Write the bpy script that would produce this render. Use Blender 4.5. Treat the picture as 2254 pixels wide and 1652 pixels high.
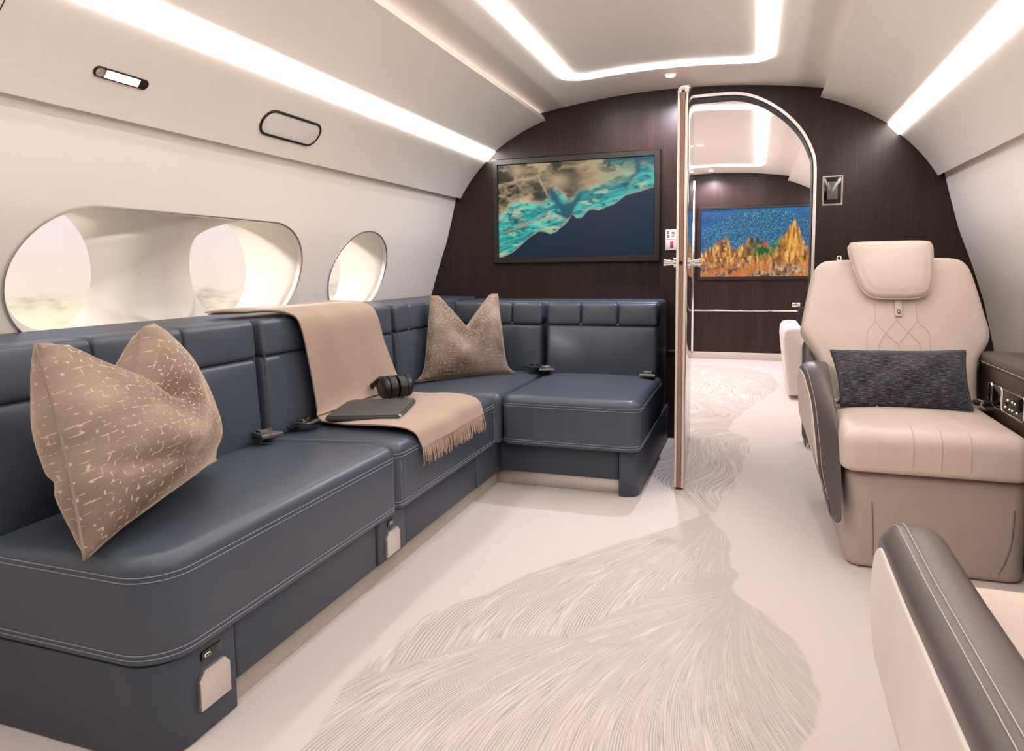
import bpy, bmesh, math, random
import numpy as np
from mathutils import Vector, Matrix

for o in list(bpy.data.objects):
    bpy.data.objects.remove(o)
sc = bpy.context.scene
COL = sc.collection
random.seed(7)
rng = np.random.default_rng(11)
R = math.radians

# ------------------------------------------------------------------ camera
cd = bpy.data.cameras.new('camera'); cam = bpy.data.objects.new('camera', cd); COL.objects.link(cam)
yaw, pitch, roll = -0.335476, -0.094474, -0.01153
cy_, sy_, cp_, sp_ = math.cos(yaw), math.sin(yaw), math.cos(pitch), math.sin(pitch)
fw = Vector((sy_*cp_, cy_*cp_, sp_)); r0 = Vector((cy_, -sy_, 0)); u0 = r0.cross(fw)
rr = r0*math.cos(roll) + u0*math.sin(roll); uu = -r0*math.sin(roll) + u0*math.cos(roll)
M = Matrix.Identity(4)
for i in range(3):
    M[i][0], M[i][1], M[i][2] = rr[i], uu[i], -fw[i]
M[2][3] = 1.0
cam.matrix_world = M
cd.sensor_width = 36; cd.sensor_fit = 'HORIZONTAL'
cd.lens = 1526.86*36/2254
cd.shift_y = -88.5/2254
cd.clip_start = .02
sc.camera = cam

# ------------------------------------------------------------------ view + world
sc.view_settings.view_transform = 'Standard'; sc.view_settings.look = 'None'
sc.view_settings.exposure = 0.28; sc.view_settings.gamma = 1.0
sc.view_settings.use_curve_mapping = False
sc.cycles.max_bounces = 10; sc.cycles.diffuse_bounces = 6; sc.cycles.glossy_bounces = 4
sc.cycles.transparent_max_bounces = 12; sc.cycles.transmission_bounces = 4
sc.cycles.use_denoising = True
sc.cycles.sample_clamp_indirect = 6.0
sc.cycles.caustics_reflective = False; sc.cycles.caustics_refractive = False

STRIP_E, RING_E, SPOT_W, SKY_E = 12.0, 12.0, 60.0, 1.22
LIGHT_COL = (1.0, .934, .872)

w = bpy.data.worlds.new('sky'); sc.world = w; w.use_nodes = True
nt = w.node_tree; nt.nodes.clear()
def N(t, **k):
    n = nt.nodes.new(t)
    for a, b in k.items(): setattr(n, a, b)
    return n
tc = N('ShaderNodeTexCoord'); sx = N('ShaderNodeSeparateXYZ'); nt.links.new(tc.outputs['Generated'], sx.inputs[0])
ramp = N('ShaderNodeValToRGB'); mr = N('ShaderNodeMapRange'); mr.inputs[1].default_value = -.12; mr.inputs[2].default_value = .6
nt.links.new(sx.outputs['Z'], mr.inputs[0]); nt.links.new(mr.outputs[0], ramp.inputs[0])
cr = ramp.color_ramp
cr.elements[0].position = 0; cr.elements[0].color = (.80, .66, .50, 1)
cr.elements[1].position = 1; cr.elements[1].color = (.62, .60, .70, 1)
for p, c in ((.12, (.78, .62, .52, 1)), (.2, (.75, .61, .57, 1)), (.33, (.68, .61, .67, 1)), (.6, (.58, .55, .66, 1))):
    e = cr.elements.new(p); e.color = c
# cloud deck near and below the horizon
mp = N('ShaderNodeMapping'); mp.inputs['Scale'].default_value = (1, 1, 3.2)
nt.links.new(tc.outputs['Generated'], mp.inputs[0])
no = N('ShaderNodeTexNoise'); no.inputs['Scale'].default_value = 11; no.inputs['Detail'].default_value = 8; no.inputs['Roughness'].default_value = .62
nt.links.new(mp.outputs[0], no.inputs['Vector'])
cc = N('ShaderNodeValToRGB'); cc.color_ramp.elements[0].position = .38; cc.color_ramp.elements[0].color = (.50, .41, .34, 1)
cc.color_ramp.elements[1].position = .62; cc.color_ramp.elements[1].color = (1.0, .85, .60, 1)
nt.links.new(no.outputs['Fac'], cc.inputs[0])
mz = N('ShaderNodeMath', operation='MULTIPLY_ADD'); nt.links.new(no.outputs['Fac'], mz.inputs[0]); mz.inputs[1].default_value = .13
nt.links.new(sx.outputs['Z'], mz.inputs[2])
mm = N('ShaderNodeMapRange'); mm.inputs[1].default_value = .035; mm.inputs[2].default_value = .005; nt.links.new(mz.outputs[0], mm.inputs[0])
# offset so the tops sit a little under the horizon
mm.inputs[1].default_value = .045; mm.inputs[2].default_value = .022
mix = N('ShaderNodeMixRGB'); nt.links.new(mm.outputs[0], mix.inputs[0]); nt.links.new(ramp.outputs[0], mix.inputs[1]); nt.links.new(cc.outputs[0], mix.inputs[2])
bg = N('ShaderNodeBackground'); bg.inputs['Strength'].default_value = SKY_E; nt.links.new(mix.outputs[0], bg.inputs[0])
wo = N('ShaderNodeOutputWorld'); nt.links.new(bg.outputs[0], wo.inputs[0])

# daylight: low warm sun over the left wing
sd = bpy.data.lights.new('sun', 'SUN'); so = bpy.data.objects.new('sun', sd); COL.objects.link(so)
sd.energy = 4.5; sd.color = (1, .91, .82); sd.angle = R(6)
so.rotation_euler = Vector((.55, 1.0, -.28)).to_track_quat('-Z', 'Y').to_euler()

# ------------------------------------------------------------------ materials
def srgb(r, g, b):
    f = lambda c: (c/255/12.92) if c/255 <= .04045 else ((c/255+.055)/1.055)**2.4
    return (f(r), f(g), f(b), 1)

class MatB:
    def __init__(s, name):
        s.m = bpy.data.materials.new(name); s.m.use_nodes = True
        s.t = s.m.node_tree; s.b = s.t.nodes['Principled BSDF']
    def n(s, t, **k):
        n = s.t.nodes.new(t)
        for a, b in k.items(): setattr(n, a, b)
        return n
    def l(s, a, b): s.t.links.new(a, b)
    def coords(s, scale=(1, 1, 1), kind='Object'):
        c = s.n('ShaderNodeTexCoord'); m = s.n('ShaderNodeMapping'); m.inputs['Scale'].default_value = scale
        s.l(c.outputs[kind], m.inputs[0]); return m.outputs[0]
    def noise(s, vec, scale, detail=4, rough=.5):
        n = s.n('ShaderNodeTexNoise'); n.inputs['Scale'].default_value = scale
        n.inputs['Detail'].default_value = detail; n.inputs['Roughness'].default_value = rough
        s.l(vec, n.inputs['Vector']); return n.outputs['Fac']
    def ramp(s, fac, stops):
        r = s.n('ShaderNodeValToRGB'); s.l(fac, r.inputs[0]); e = r.color_ramp.elements
        e[0].position, e[0].color = stops[0]; e[1].position, e[1].color = stops[-1]
        for p, c in stops[1:-1]:
            q = e.new(p); q.color = c
        return r.outputs[0]
    def bump(s, h, strength, dist=.002):
        b = s.n('ShaderNodeBump'); b.inputs['Strength'].default_value = strength; b.inputs['Distance'].default_value = dist
        s.l(h, b.inputs['Height']); s.l(b.outputs[0], s.b.inputs['Normal'])
    def set(s, base=None, rough=.5, metal=0, spec=.5, coat=0, sheen=0, coat_rough=.1):
        if base: s.b.inputs['Base Color'].default_value = base
        s.b.inputs['Roughness'].default_value = rough; s.b.inputs['Metallic'].default_value = metal
        s.b.inputs['Specular IOR Level'].default_value = spec; s.b.inputs['Coat Weight'].default_value = coat
        s.b.inputs['Coat Roughness'].default_value = coat_rough
        s.b.inputs['Sheen Weight'].default_value = sheen
        return s

def plain(name, col, rough=.5, metal=0, spec=.5, coat=0, nscale=60, var=.04, bump=0.0, sheen=0):
    """solid colour with a faint procedural variation"""
    m = MatB(name).set(col, rough, metal, spec, coat, sheen)
    v = m.coords(); f = m.noise(v, nscale, 3)
    a = tuple(max(0, c*(1-var)) for c in col[:3])+(1,); b = tuple(min(1, c*(1+var)) for c in col[:3])+(1,)
    m.l(m.ramp(f, [(.3, a), (.7, b)]), m.b.inputs['Base Color'])
    if bump: m.bump(f, bump)
    return m.m

def leather(name, col, rough=.42, spec=.5, scale=420, bump=.12):
    m = MatB(name).set(col, rough, 0, spec)
    v = m.coords()
    vo = m.n('ShaderNodeTexVoronoi'); vo.inputs['Scale'].default_value = scale; m.l(v, vo.inputs['Vector'])
    f = m.noise(v, 5, 3)
    a = tuple(c*.93 for c in col[:3])+(1,); b = tuple(min(1, c*1.07) for c in col[:3])+(1,)
    m.l(m.ramp(f, [(.3, a), (.7, b)]), m.b.inputs['Base Color'])
    m.bump(vo.outputs['Distance'], bump, .0006)
    return m.m

MAT = {}
MAT['panel'] = plain('panel_cream', srgb(243, 235, 227), .55, spec=.3, nscale=3, var=.012)
MAT['panel_edge'] = plain('panel_edge', srgb(225, 208, 196), .5, nscale=5, var=.02)
MAT['reveal'] = plain('window_reveal', srgb(244, 237, 229), .6, spec=.2, nscale=3, var=.01)
MAT['blue'] = leather('blue_leather', srgb(68, 76, 89), .38)
MAT['blue_base'] = leather('blue_leather_base', srgb(60, 68, 81), .46)
MAT['cream'] = leather('cream_leather', srgb(209, 192, 182), .45, scale=380)
MAT['white_leather'] = leather('white_leather', srgb(222, 212, 205), .45, scale=380)
MAT['taupe'] = leather('taupe_leather', srgb(178, 161, 152), .5, scale=380)
MAT['dark_leather'] = leather('dark_leather', srgb(92, 82, 80), .36, scale=380)
MAT['shell'] = plain('dark_shell', srgb(92, 84, 80), .35, coat=.2)
MAT['stitch'] = plain('stitch_thread', srgb(132, 138, 150), .7, var=.1, nscale=900)
MAT['stitch_cream'] = plain('cream_thread', srgb(205, 184, 168), .7, var=.08, nscale=900)
MAT['stitch_pale'] = plain('pale_thread', srgb(190, 178, 170), .7, var=.08, nscale=900)
MAT['chrome'] = plain('chrome', (.86, .83, .81, 1), .12, metal=1, nscale=20, var=.02)
MAT['satin'] = plain('satin_metal', (.72, .67, .63, 1), .32, metal=1, nscale=40, var=.05)
MAT['nickel'] = plain('brushed_nickel', (.80, .73, .69, 1), .38, metal=1, nscale=160, var=.06)
MAT['black'] = plain('black_plastic', srgb(18, 17, 17), .4, nscale=50, var=.1)
MAT['black_gloss'] = plain('black_gloss', srgb(10, 10, 11), .12, coat=.5, var=.05)
MAT['bronze'] = plain('dark_bronze', srgb(52, 42, 40), .35, metal=.4, var=.06)
MAT['white'] = plain('white_plastic', srgb(240, 234, 230), .4, var=.01)
MAT['kick'] = plain('kick_carpet', srgb(176, 168, 157), .85, nscale=300, var=.12, bump=.3)
MAT['frame_black'] = plain('tv_bezel', srgb(26, 18, 17), .36, coat=.06, var=.05)
MAT['door_edge'] = plain('door_edge_metal', srgb(226, 208, 196), .3, metal=.25, nscale=30, var=.03)
MAT['seam_taupe'] = plain('taupe_seam', srgb(126, 106, 97), .6, var=.05)
MAT['gunmetal'] = plain('gunmetal', (.33, .31, .29, 1), .22, metal=1, nscale=60, var=.06)
MAT['skirting'] = plain('skirting_carpet', srgb(190, 177, 171), .9, nscale=300, var=.06)
MAT['smoke'] = plain('smoked_glass', srgb(104, 98, 95), .18, coat=.3, var=.05)
MAT['red'] = plain('red_print', srgb(176, 58, 70), .6, var=.05)
MAT['grey_print'] = plain('grey_print', srgb(120, 112, 116), .6, var=.05)
MAT['navy_box'] = plain('navy_plastic', srgb(38, 46, 58), .4, var=.06)
MAT['graphite'] = plain('graphite_cover', srgb(66, 66, 64), .55, nscale=400, var=.08)

def veneer():
    m = MatB('dark_veneer').set(None, .36, 0, .32, coat=.08, coat_rough=.2)
    v = m.coords((90, 90, 1.1)); f = m.noise(v, 3.2, 5, .65)
    v2 = m.coords((9, 9, .35)); g = m.noise(v2, 2.0, 3)
    c1 = m.ramp(f, [(.25, srgb(27, 14, 12)), (.55, srgb(45, 28, 24)), (.8, srgb(76, 50, 41))])
    c2 = m.ramp(g, [(.3, (.75, .75, .75, 1)), (.7, (1.1, 1.08, 1.06, 1))])
    x = m.n('ShaderNodeMixRGB', blend_type='MULTIPLY'); x.inputs[0].default_value = 1
    m.l(c1, x.inputs[1]); m.l(c2, x.inputs[2]); m.l(x.outputs[0], m.b.inputs['Base Color'])
    m.bump(f, .08, .001)
    return m.m
MAT['veneer'] = veneer()

def wood_brown():
    m = MatB('brown_wood').set(None, .3, 0, .5, coat=.3)
    f = m.noise(m.coords((60, 1.5, 60)), 3, 4)
    m.l(m.ramp(f, [(.3, srgb(48, 32, 26)), (.7, srgb(82, 58, 46))]), m.b.inputs['Base Color'])
    return m.m
MAT['wood'] = wood_brown()

def door_core():
    m = MatB('door_core_wood').set(None, .4, 0, .4)
    f = m.noise(m.coords((200, 200, 2)), 3, 4)
    m.l(m.ramp(f, [(.3, srgb(128, 98, 88)), (.7, srgb(160, 128, 114))]), m.b.inputs['Base Color'])
    return m.m
MAT['door_core'] = door_core()

def velvet():
    """taupe velvet with short broken bright dashes running both ways"""
    m = MatB('cut_velvet').set(None, .8, 0, .2, sheen=1.0)
    m.b.inputs['Sheen Roughness'].default_value = .35
    m.b.inputs['Sheen Tint'].default_value = srgb(240, 214, 190)
    uv = m.n('ShaderNodeTexCoord').outputs['UV']
    def dashes(sx_, sy_, off):
        mp = m.n('ShaderNodeMapping'); mp.inputs['Scale'].default_value = (sx_, sy_, 1); mp.inputs['Location'].default_value = off
        m.l(uv, mp.inputs[0])
        br = m.n('ShaderNodeTexBrick'); br.offset = .5; br.inputs['Scale'].default_value = 1
        br.inputs['Mortar Size'].default_value = .045; br.inputs['Mortar Smooth'].default_value = .9
        br.inputs['Brick Width'].default_value = .44; br.inputs['Row Height'].default_value = .46
        m.l(mp.outputs[0], br.inputs['Vector']); return br.outputs['Fac']
    a = dashes(10.5, 10.5, (0, 0, 0))
    n1 = m.noise(m.coords((1, 1, 1), 'UV'), 38, 2); n2 = m.noise(m.coords((1, 1, 1), 'UV'), 2.1, 3, .45)
    k = m.n('ShaderNodeMapRange'); k.inputs[1].default_value = .50; k.inputs[2].default_value = .60; m.l(n1, k.inputs[0])
    mu = m.n('ShaderNodeMath', operation='MULTIPLY'); m.l(a, mu.inputs[0]); m.l(k.outputs[0], mu.inputs[1])
    base = m.ramp(n2, [(.34, srgb(104, 85, 74)), (.5, srgb(144, 126, 114)), (.66, srgb(184, 168, 153))])  # light and dark sheen of the brushed nap, put into the colour as patches
    x = m.n('ShaderNodeMixRGB'); m.l(mu.outputs[0], x.inputs[0]); m.l(base, x.inputs[1]); x.inputs[2].default_value = srgb(214, 192, 170)
    m.l(x.outputs[0], m.b.inputs['Base Color'])
    m.bump(mu.outputs[0], .35, .003)
    return m.m
MAT['velvet'] = velvet()

def heather():
    m = MatB('navy_heather').set(None, .85, 0, .2, sheen=.2)
    f = m.noise(m.coords((9, 110, 1), 'UV'), 1.6, 4, .7)
    m.l(m.ramp(f, [(.40, srgb(20, 21, 30)), (.52, srgb(48, 48, 60)), (.64, srgb(140, 134, 142))]), m.b.inputs['Base Color'])
    m.bump(f, .5, .003); return m.m
MAT['heather'] = heather()

def wool():
    m = MatB('beige_wool').set(None, .9, 0, .15, sheen=.35)
    f = m.noise(m.coords((260, 260, 260)), 1.5, 3, .7)
    m.l(m.ramp(f, [(.3, srgb(160, 136, 120)), (.7, srgb(182, 157, 140))]), m.b.inputs['Base Color'])
    m.bump(f, .25, .001); return m.m
MAT['wool'] = wool()

def carpet():
    m = MatB('wool_carpet').set(None, .95, 0, .1, sheen=.15)
    v = m.coords()
    fine = m.noise(v, 520, 3, .7); mid = m.noise(v, 24, 3)
    base = m.ramp(fine, [(.25, srgb(200, 188, 185)), (.75, srgb(217, 207, 204))])
    am = m.n('ShaderNodeAttribute', attribute_name='motif'); af = m.n('ShaderNodeAttribute', attribute_name='flow')
    al = m.n('ShaderNodeAttribute', attribute_name='along')
    def cxyz(fx, fy):
        a = m.n('ShaderNodeMath', operation='MULTIPLY'); a.inputs[1].default_value = fx; m.l(af.outputs['Fac'], a.inputs[0])
        b = m.n('ShaderNodeMath', operation='MULTIPLY'); b.inputs[1].default_value = fy; m.l(al.outputs['Fac'], b.inputs[0])
        c = m.n('ShaderNodeCombineXYZ'); m.l(a.outputs[0], c.inputs[0]); m.l(b.outputs[0], c.inputs[1]); return c.outputs[0]
    n1 = m.noise(cxyz(1.0, 7), 1.15, 3, .6); n2 = m.noise(cxyz(.16, 1.6), 1.0, 2, .5)
    wob = m.n('ShaderNodeMath', operation='MULTIPLY_ADD'); m.l(mid, wob.inputs[0]); wob.inputs[1].default_value = .8
    m.l(af.outputs['Fac'], wob.inputs[2])
    tri = m.n('ShaderNodeMath', operation='PINGPONG'); m.l(wob.outputs[0], tri.inputs[0]); tri.inputs[1].default_value = .5
    lines = m.ramp(tri.outputs[0], [(.0, srgb(160, 149, 145)), (.14, srgb(178, 167, 162)), (.32, srgb(200, 190, 185)), (.5, srgb(206, 197, 193))])
    streak = m.ramp(n1, [(.30, srgb(156, 145, 141)), (.46, srgb(193, 182, 177)), (.62, srgb(213, 204, 200))])
    kb = m.n('ShaderNodeMapRange'); kb.inputs[1].default_value = .40; kb.inputs[2].default_value = .62; m.l(n2, kb.inputs[0])
    l2 = m.n('ShaderNodeMixRGB'); m.l(kb.outputs[0], l2.inputs[0]); m.l(streak, l2.inputs[1]); m.l(lines, l2.inputs[2])
    mk = m.n('ShaderNodeMapRange'); mk.inputs[1].default_value = -.004; mk.inputs[2].default_value = .006; m.l(am.outputs['Fac'], mk.inputs[0])
    x = m.n('ShaderNodeMixRGB'); m.l(mk.outputs[0], x.inputs[0]); m.l(base, x.inputs[1]); m.l(l2.outputs[0], x.inputs[2])
    m.l(x.outputs[0], m.b.inputs['Base Color'])
    hh = m.n('ShaderNodeMath', operation='MULTIPLY_ADD'); m.l(tri.outputs[0], hh.inputs[0]); m.l(mk.outputs[0], hh.inputs[1]); m.l(fine, hh.inputs[2])
    m.bump(hh.outputs[0], .35, .003)
    return m.m
MAT['carpet'] = carpet()

def emis(name, col, strength):
    m = MatB(name).set((.8, .8, .8, 1), .6)
    v = m.coords(); f = m.noise(v, 2, 1)
    m.l(m.ramp(f, [(0, tuple(c*.99 for c in col)+(1,)), (1, tuple(col)+(1,))]), m.b.inputs['Emission Color'])
    m.b.inputs['Emission Strength'].default_value = strength
    return m.m
MAT['strip'] = emis('cove_light', LIGHT_COL, STRIP_E)
MAT['ring'] = emis('ceiling_ring_light', LIGHT_COL, RING_E)
MAT['lens'] = emis('downlight_lens', (.97, .93, 1.0), 30)
MAT['read'] = emis('reading_light_lens', (1, .90, .80), .7)

def screen_mat(name, strength):
    m = MatB(name).set((.01, .01, .01, 1), .25, 0, .12)
    a = m.n('ShaderNodeAttribute', attribute_name='picture')
    m.l(a.outputs['Color'], m.b.inputs['Emission Color']); m.b.inputs['Emission Strength'].default_value = strength
    return m.m
MAT['screen'] = screen_mat('lit_screen', .80)

def glass():
    m = MatB('thin_pane'); t = m.t
    tr = m.n('ShaderNodeBsdfTransparent'); gl = m.n('ShaderNodeBsdfGlossy'); gl.inputs['Roughness'].default_value = .02
    tr.inputs[0].default_value = (.97, .975, .97, 1)
    lw = m.n('ShaderNodeLayerWeight'); lw.inputs['Blend'].default_value = .5
    pw = m.n('ShaderNodeMath', operation='POWER'); pw.inputs[1].default_value = 4; m.l(lw.outputs['Facing'], pw.inputs[0])
    f2 = m.n('ShaderNodeMath', operation='MULTIPLY_ADD'); f2.inputs[1].default_value = .5; f2.inputs[2].default_value = .02; m.l(pw.outputs[0], f2.inputs[0])
    mx = m.n('ShaderNodeMixShader'); m.l(f2.outputs[0], mx.inputs[0]); m.l(tr.outputs[0], mx.inputs[1]); m.l(gl.outputs[0], mx.inputs[2])
    m.l(mx.outputs[0], t.nodes['Material Output'].inputs[0]); return m.m
MAT['glass'] = glass()

# ------------------------------------------------------------------ mesh helpers
def link(name, me, mat, parent=None, **props):
    o = bpy.data.objects.new(name, me); COL.objects.link(o)
    if mat is not None: me.materials.append(MAT[mat] if isinstance(mat, str) else mat)
    if parent is not None: o.parent = parent
    for k, v in props.items(): o[k] = v
    return o

def mesh(name, V, F, mat, parent=None, smooth=True, recalc=True, uv=None, sharp=42, **props):
    me = bpy.data.meshes.new(name)
    me.from_pydata([tuple(v) for v in V], [], F)
    if uv is not None:
        l = me.uv_layers.new(name='UVMap')
        for p in me.polygons:
            for li in p.loop_indices:
                l.data[li].uv = uv[me.loops[li].vertex_index]
    if recalc:
        bm = bmesh.new(); bm.from_mesh(me); bmesh.ops.recalc_face_normals(bm, faces=bm.faces); bm.to_mesh(me); bm.free()
    me.polygons.foreach_set('use_smooth', [smooth]*len(me.polygons))
    if smooth and sharp: me.set_sharp_from_angle(angle=R(sharp))
    return link(name, me, mat, parent, **props)

class MB:
    """collects several shapes into one mesh"""
    def __init__(s): s.V = []; s.F = []
    def add(s, V, F):
        k = len(s.V); s.V += [tuple(v) for v in V]; s.F += [tuple(i+k for i in f) for f in F]; return s
    def obj(s, name, mat, parent=None, **p): return mesh(name, s.V, s.F, mat, parent, **p)

def thing(name, label, cat, loc=(0, 0, 0), group=None, kind=None):
    o = bpy.data.objects.new(name, None); COL.objects.link(o); o.location = loc
    o.empty_display_size = .05
    tag(o, label, cat, group, kind); return o
def tag(o, label, cat, group=None, kind=None):
    o['label'] = label; o['category'] = cat
    if group: o['group'] = group
    if kind: o['kind'] = kind
    return o

def rrect(u0, u1, v0, v1, rad, n=6):
    """rounded rectangle, ccw; rad = one radius or four: (u0v0, u1v0, u1v1, u0v1)"""
    if not hasattr(rad, '__len__'): rad = (rad,)*4
    P = []
    for (cu, cv, a0, q) in ((u0, v0, 180, rad[0]), (u1, v0, 270, rad[1]), (u1, v1, 0, rad[2]), (u0, v1, 90, rad[3])):
        q = max(q, 1e-4)
        ccu = cu + (q if cu == u0 else -q); ccv = cv + (q if cv == v0 else -q)
        for i in range(n+1):
            a = R(a0 + 90*i/n); P.append((ccu+q*math.cos(a), ccv+q*math.sin(a)))
    return P

def dense(P, step):
    """split long edges of a closed outline"""
    Q = []
    for i, p in enumerate(P):
        q = P[(i+1) % len(P)]; d = math.dist(p, q); k = max(1, int(d/step))
        for j in range(k): Q.append((p[0]+(q[0]-p[0])*j/k, p[1]+(q[1]-p[1])*j/k))
    return Q

def smooth_closed(P, k=5):
    Q = []; n = len(P)
    for i in range(n):
        a, b, c, d = [np.array(P[(i+j) % n], float) for j in (-1, 0, 1, 2)]
        for j in range(k):
            t = j/k; Q.append(tuple(.5*((2*b)+(c-a)*t+(2*a-5*b+4*c-d)*t*t+(3*b-a-3*c+d)*t**3)))
    return Q
def smooth_open(P, k=8):
    P = [np.array(p, float) for p in P]; P = [2*P[0]-P[1]]+P+[2*P[-1]-P[-2]]; Q = []
    for i in range(1, len(P)-2):
        a, b, c, d = P[i-1:i+3]
        for j in range(k):
            t = j/k; Q.append(tuple(.5*((2*b)+(c-a)*t+(2*a-5*b+4*c-d)*t*t+(3*b-a-3*c+d)*t**3)))
    Q.append(tuple(P[-2])); return Q

def ccw(P):
    a = sum(P[i][0]*P[(i+1) % len(P)][1]-P[(i+1) % len(P)][0]*P[i][1] for i in range(len(P)))
    return P if a > 0 else P[::-1]

def inset(P, d):
    n = len(P); Q = []
    A = np.array(P, float)
    e = np.roll(A, -1, 0)-A; L = np.linalg.norm(e, axis=1); 
    L[L < 1e-9] = 1e-9
    nr = np.stack([-e[:, 1], e[:, 0]], 1)/L[:, None]
    m = nr+np.roll(nr, 1, 0); ml = np.linalg.norm(m, axis=1); ml[ml < 1e-6] = 1
    m /= ml[:, None]; c = np.clip((m*nr).sum(1), .5, 1)
    return [tuple(p) for p in A+m*(d/c)[:, None]]

def pad_geo(P, w0, w1, r, mapf, crown=0, crown0=0, seg=4, caps=(.94, .85, .72, .56, .38, .18), r0=None):
    """an upholstered slab: outline P (u,v) from w0 to w1 with rounded rims and crowned faces"""
    P = ccw(P); n = len(P); rings = []
    r0 = r if r0 is None else r0
    C = np.mean(np.array(P), 0)
    def cap(ring, wv, cr):
        out = []
        ctr = np.mean(np.array(ring), 0)
        A = np.array(ring)-ctr; hu, hv = np.abs(A).max(0)+1e-9
        for s in caps:
            B_ = A*s; z = wv+cr*np.clip(1-(B_[:, 0]/hu)**2, 0, 1)**.8*np.clip(1-(B_[:, 1]/hv)**2, 0, 1)**.8
            out.append(([tuple(ctr+p) for p in B_], z))
        return out, (tuple(ctr), wv+cr)
    bot_in = inset(P, r0) if r0 > 0 else P; top_in = inset(P, r) if r > 0 else P
    cb, cbc = cap(bot_in, w0, -crown0); ct, ctc = cap(top_in, w1, crown)
    rings += cb[::-1]
    for i in range(seg+1):
        a = math.pi/2*i/seg
        if r0 <= 0 and i: break
        rings.append((inset(P, r0*(1-math.sin(a))), w0+r0*(1-math.cos(a))))
    for i in range(seg+1):
        a = math.pi/2*i/seg
        if r <= 0 and i: break
        rings.append((inset(P, r*(1-math.cos(a))), w1-r*(1-math.sin(a))))
    rings += ct
    V = [mapf(p[0], p[1], float(z)) for ring, wv in rings for p, z in zip(ring, wv if hasattr(wv, '__len__') else [wv]*n)]; F = []
    for k in range(len(rings)-1):
        for i in range(n):
            j = (i+1) % n; F.append((k*n+i, k*n+j, (k+1)*n+j, (k+1)*n+i))
    b = len(V); V.append(mapf(cbc[0][0], cbc[0][1], cbc[1])); V.append(mapf(ctc[0][0], ctc[0][1], ctc[1]))
    top = (len(rings)-1)*n
    for i in range(n):
        j = (i+1) % n; F.append((b, j, i)); F.append((b+1, top+i, top+j))
    return V, F
def pad(name, P, w0, w1, r, mapf, mat, parent=None, label=None, **k):
    V, F = pad_geo(P, w0, w1, r, mapf, **k)
    o = mesh(name, V, F, mat, parent)
    if label: o['label'] = label
    return o
ZM = lambda u, v, w_: (u, v, w_)          # outline in plan, thickness up
XM = lambda u, v, w_: (w_, u, v)          # outline in (y,z), thickness along x
YM = lambda u, v, w_: (u, w_, v)          # outline in (x,z), thickness along y

def box_geo(x0, x1, y0, y1, z0, z1, b=.003):
    return pad_geo(rrect(x0, x1, y0, y1, b, 2), z0, z1, b, ZM, seg=2, caps=())
def box(name, x0, x1, y0, y1, z0, z1, mat, parent=None, b=.003, **p):
    V, F = box_geo(x0, x1, y0, y1, z0, z1, b); return mesh(name, V, F, mat, parent, sharp=60, **p)

def tube_geo(path, rad, n=8, closed=False, cap=True):
    P = [Vector(p) for p in path]; V = []; F = []; m = len(P)
    T = []
    for i in range(m):
        a = P[i-1] if (closed or i) else P[i]; b = P[(i+1) % m] if (closed or i < m-1) else P[i]
        t = (b-a); T.append(t.normalized() if t.length > 1e-9 else Vector((0, 0, 1)))
    up = Vector((0, 0, 1)) if abs(T[0].z) < .9 else Vector((1, 0, 0))
    nrm = T[0].cross(up).normalized()
    for i in range(m):
        nrm = (nrm - T[i]*nrm.dot(T[i])); nrm = nrm.normalized() if nrm.length > 1e-6 else T[i].orthogonal().normalized()
        bn = T[i].cross(nrm); rd = rad(i/(m-1)) if callable(rad) else rad
        for k in range(n):
            a = 2*math.pi*k/n; V.append(P[i]+nrm*(rd*math.cos(a))+bn*(rd*math.sin(a)))
    for i in range(m if closed else m-1):
        for k in range(n):
            a, b = i*n+k, i*n+(k+1) % n; c, d = ((i+1) % m)*n+(k+1) % n, ((i+1) % m)*n+k
            F.append((a, b, c, d))
    if not closed and cap:
        F.append(tuple(range(n))[::-1]); F.append(tuple(range((m-1)*n, m*n)))
    return V, F
def tube(name, path, rad, mat, parent=None, n=8, closed=False, **p):
    V, F = tube_geo(path, rad, n, closed); return mesh(name, V, F, mat, parent, **p)

def extrude(name, prof, y0, y1, mat, parent=None, closed=True, ny=1, **p):
    """a profile of (x,z) points drawn along y"""
    n = len(prof); V = []; F = []
    for j in range(ny+1):
        y = y0+(y1-y0)*j/ny
        V += [(a, y, b) for a, b in prof]
    for j in range(ny):
        for i in range(n if closed else n-1):
            k = (i+1) % n; F.append((j*n+i, j*n+k, (j+1)*n+k, (j+1)*n+i))
    if closed: F.append(tuple(range(n))); F.append(tuple(range(ny*n, ny*n+n))[::-1])
    return mesh(name, V, F, mat, parent, sharp=30, **p)

def dome_geo(c, ax, rad, h, n=14, k=4):
    """a button: flattened dome on axis ax"""
    ax = Vector(ax).normalized(); a = ax.orthogonal().normalized(); b = ax.cross(a); c = Vector(c); V = []; F = []
    for j in range(k+1):
        t = math.pi/2*j/k; rr_ = rad*math.cos(t); hh = h*math.sin(t)
        for i in range(n):
            q = 2*math.pi*i/n; V.append(c+a*(rr_*math.cos(q))+b*(rr_*math.sin(q))+ax*hh)
    for j in range(k):
        for i in range(n): F.append((j*n+i, j*n+(i+1) % n, (j+1)*n+(i+1) % n, (j+1)*n+i))
    F.append(tuple(range(n))[::-1]); return V, F

# ------------------------------------------------------------------ cabin shell
XC = -.445                    # centre line of the cabin
Y0, YB, YF = -2.2, 4.10, 7.87  # aft end, bulkhead, far bulkhead
WP = [(1.70, -.02), (1.665, .15), (1.64, .33), (1.602, .566), (1.546, .814), (1.486, 1.0), (1.418, 1.187), (1.372, 1.36), (1.345, 1.47), (1.335, 1.52)]
_wz = np.array([p[1] for p in WP]); _wx = np.array([p[0] for p in WP])
def PW(z): return float(np.interp(z, _wz, _wx))
def wallx(side, z, d=0): return XC+side*(PW(z)+d)

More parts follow.
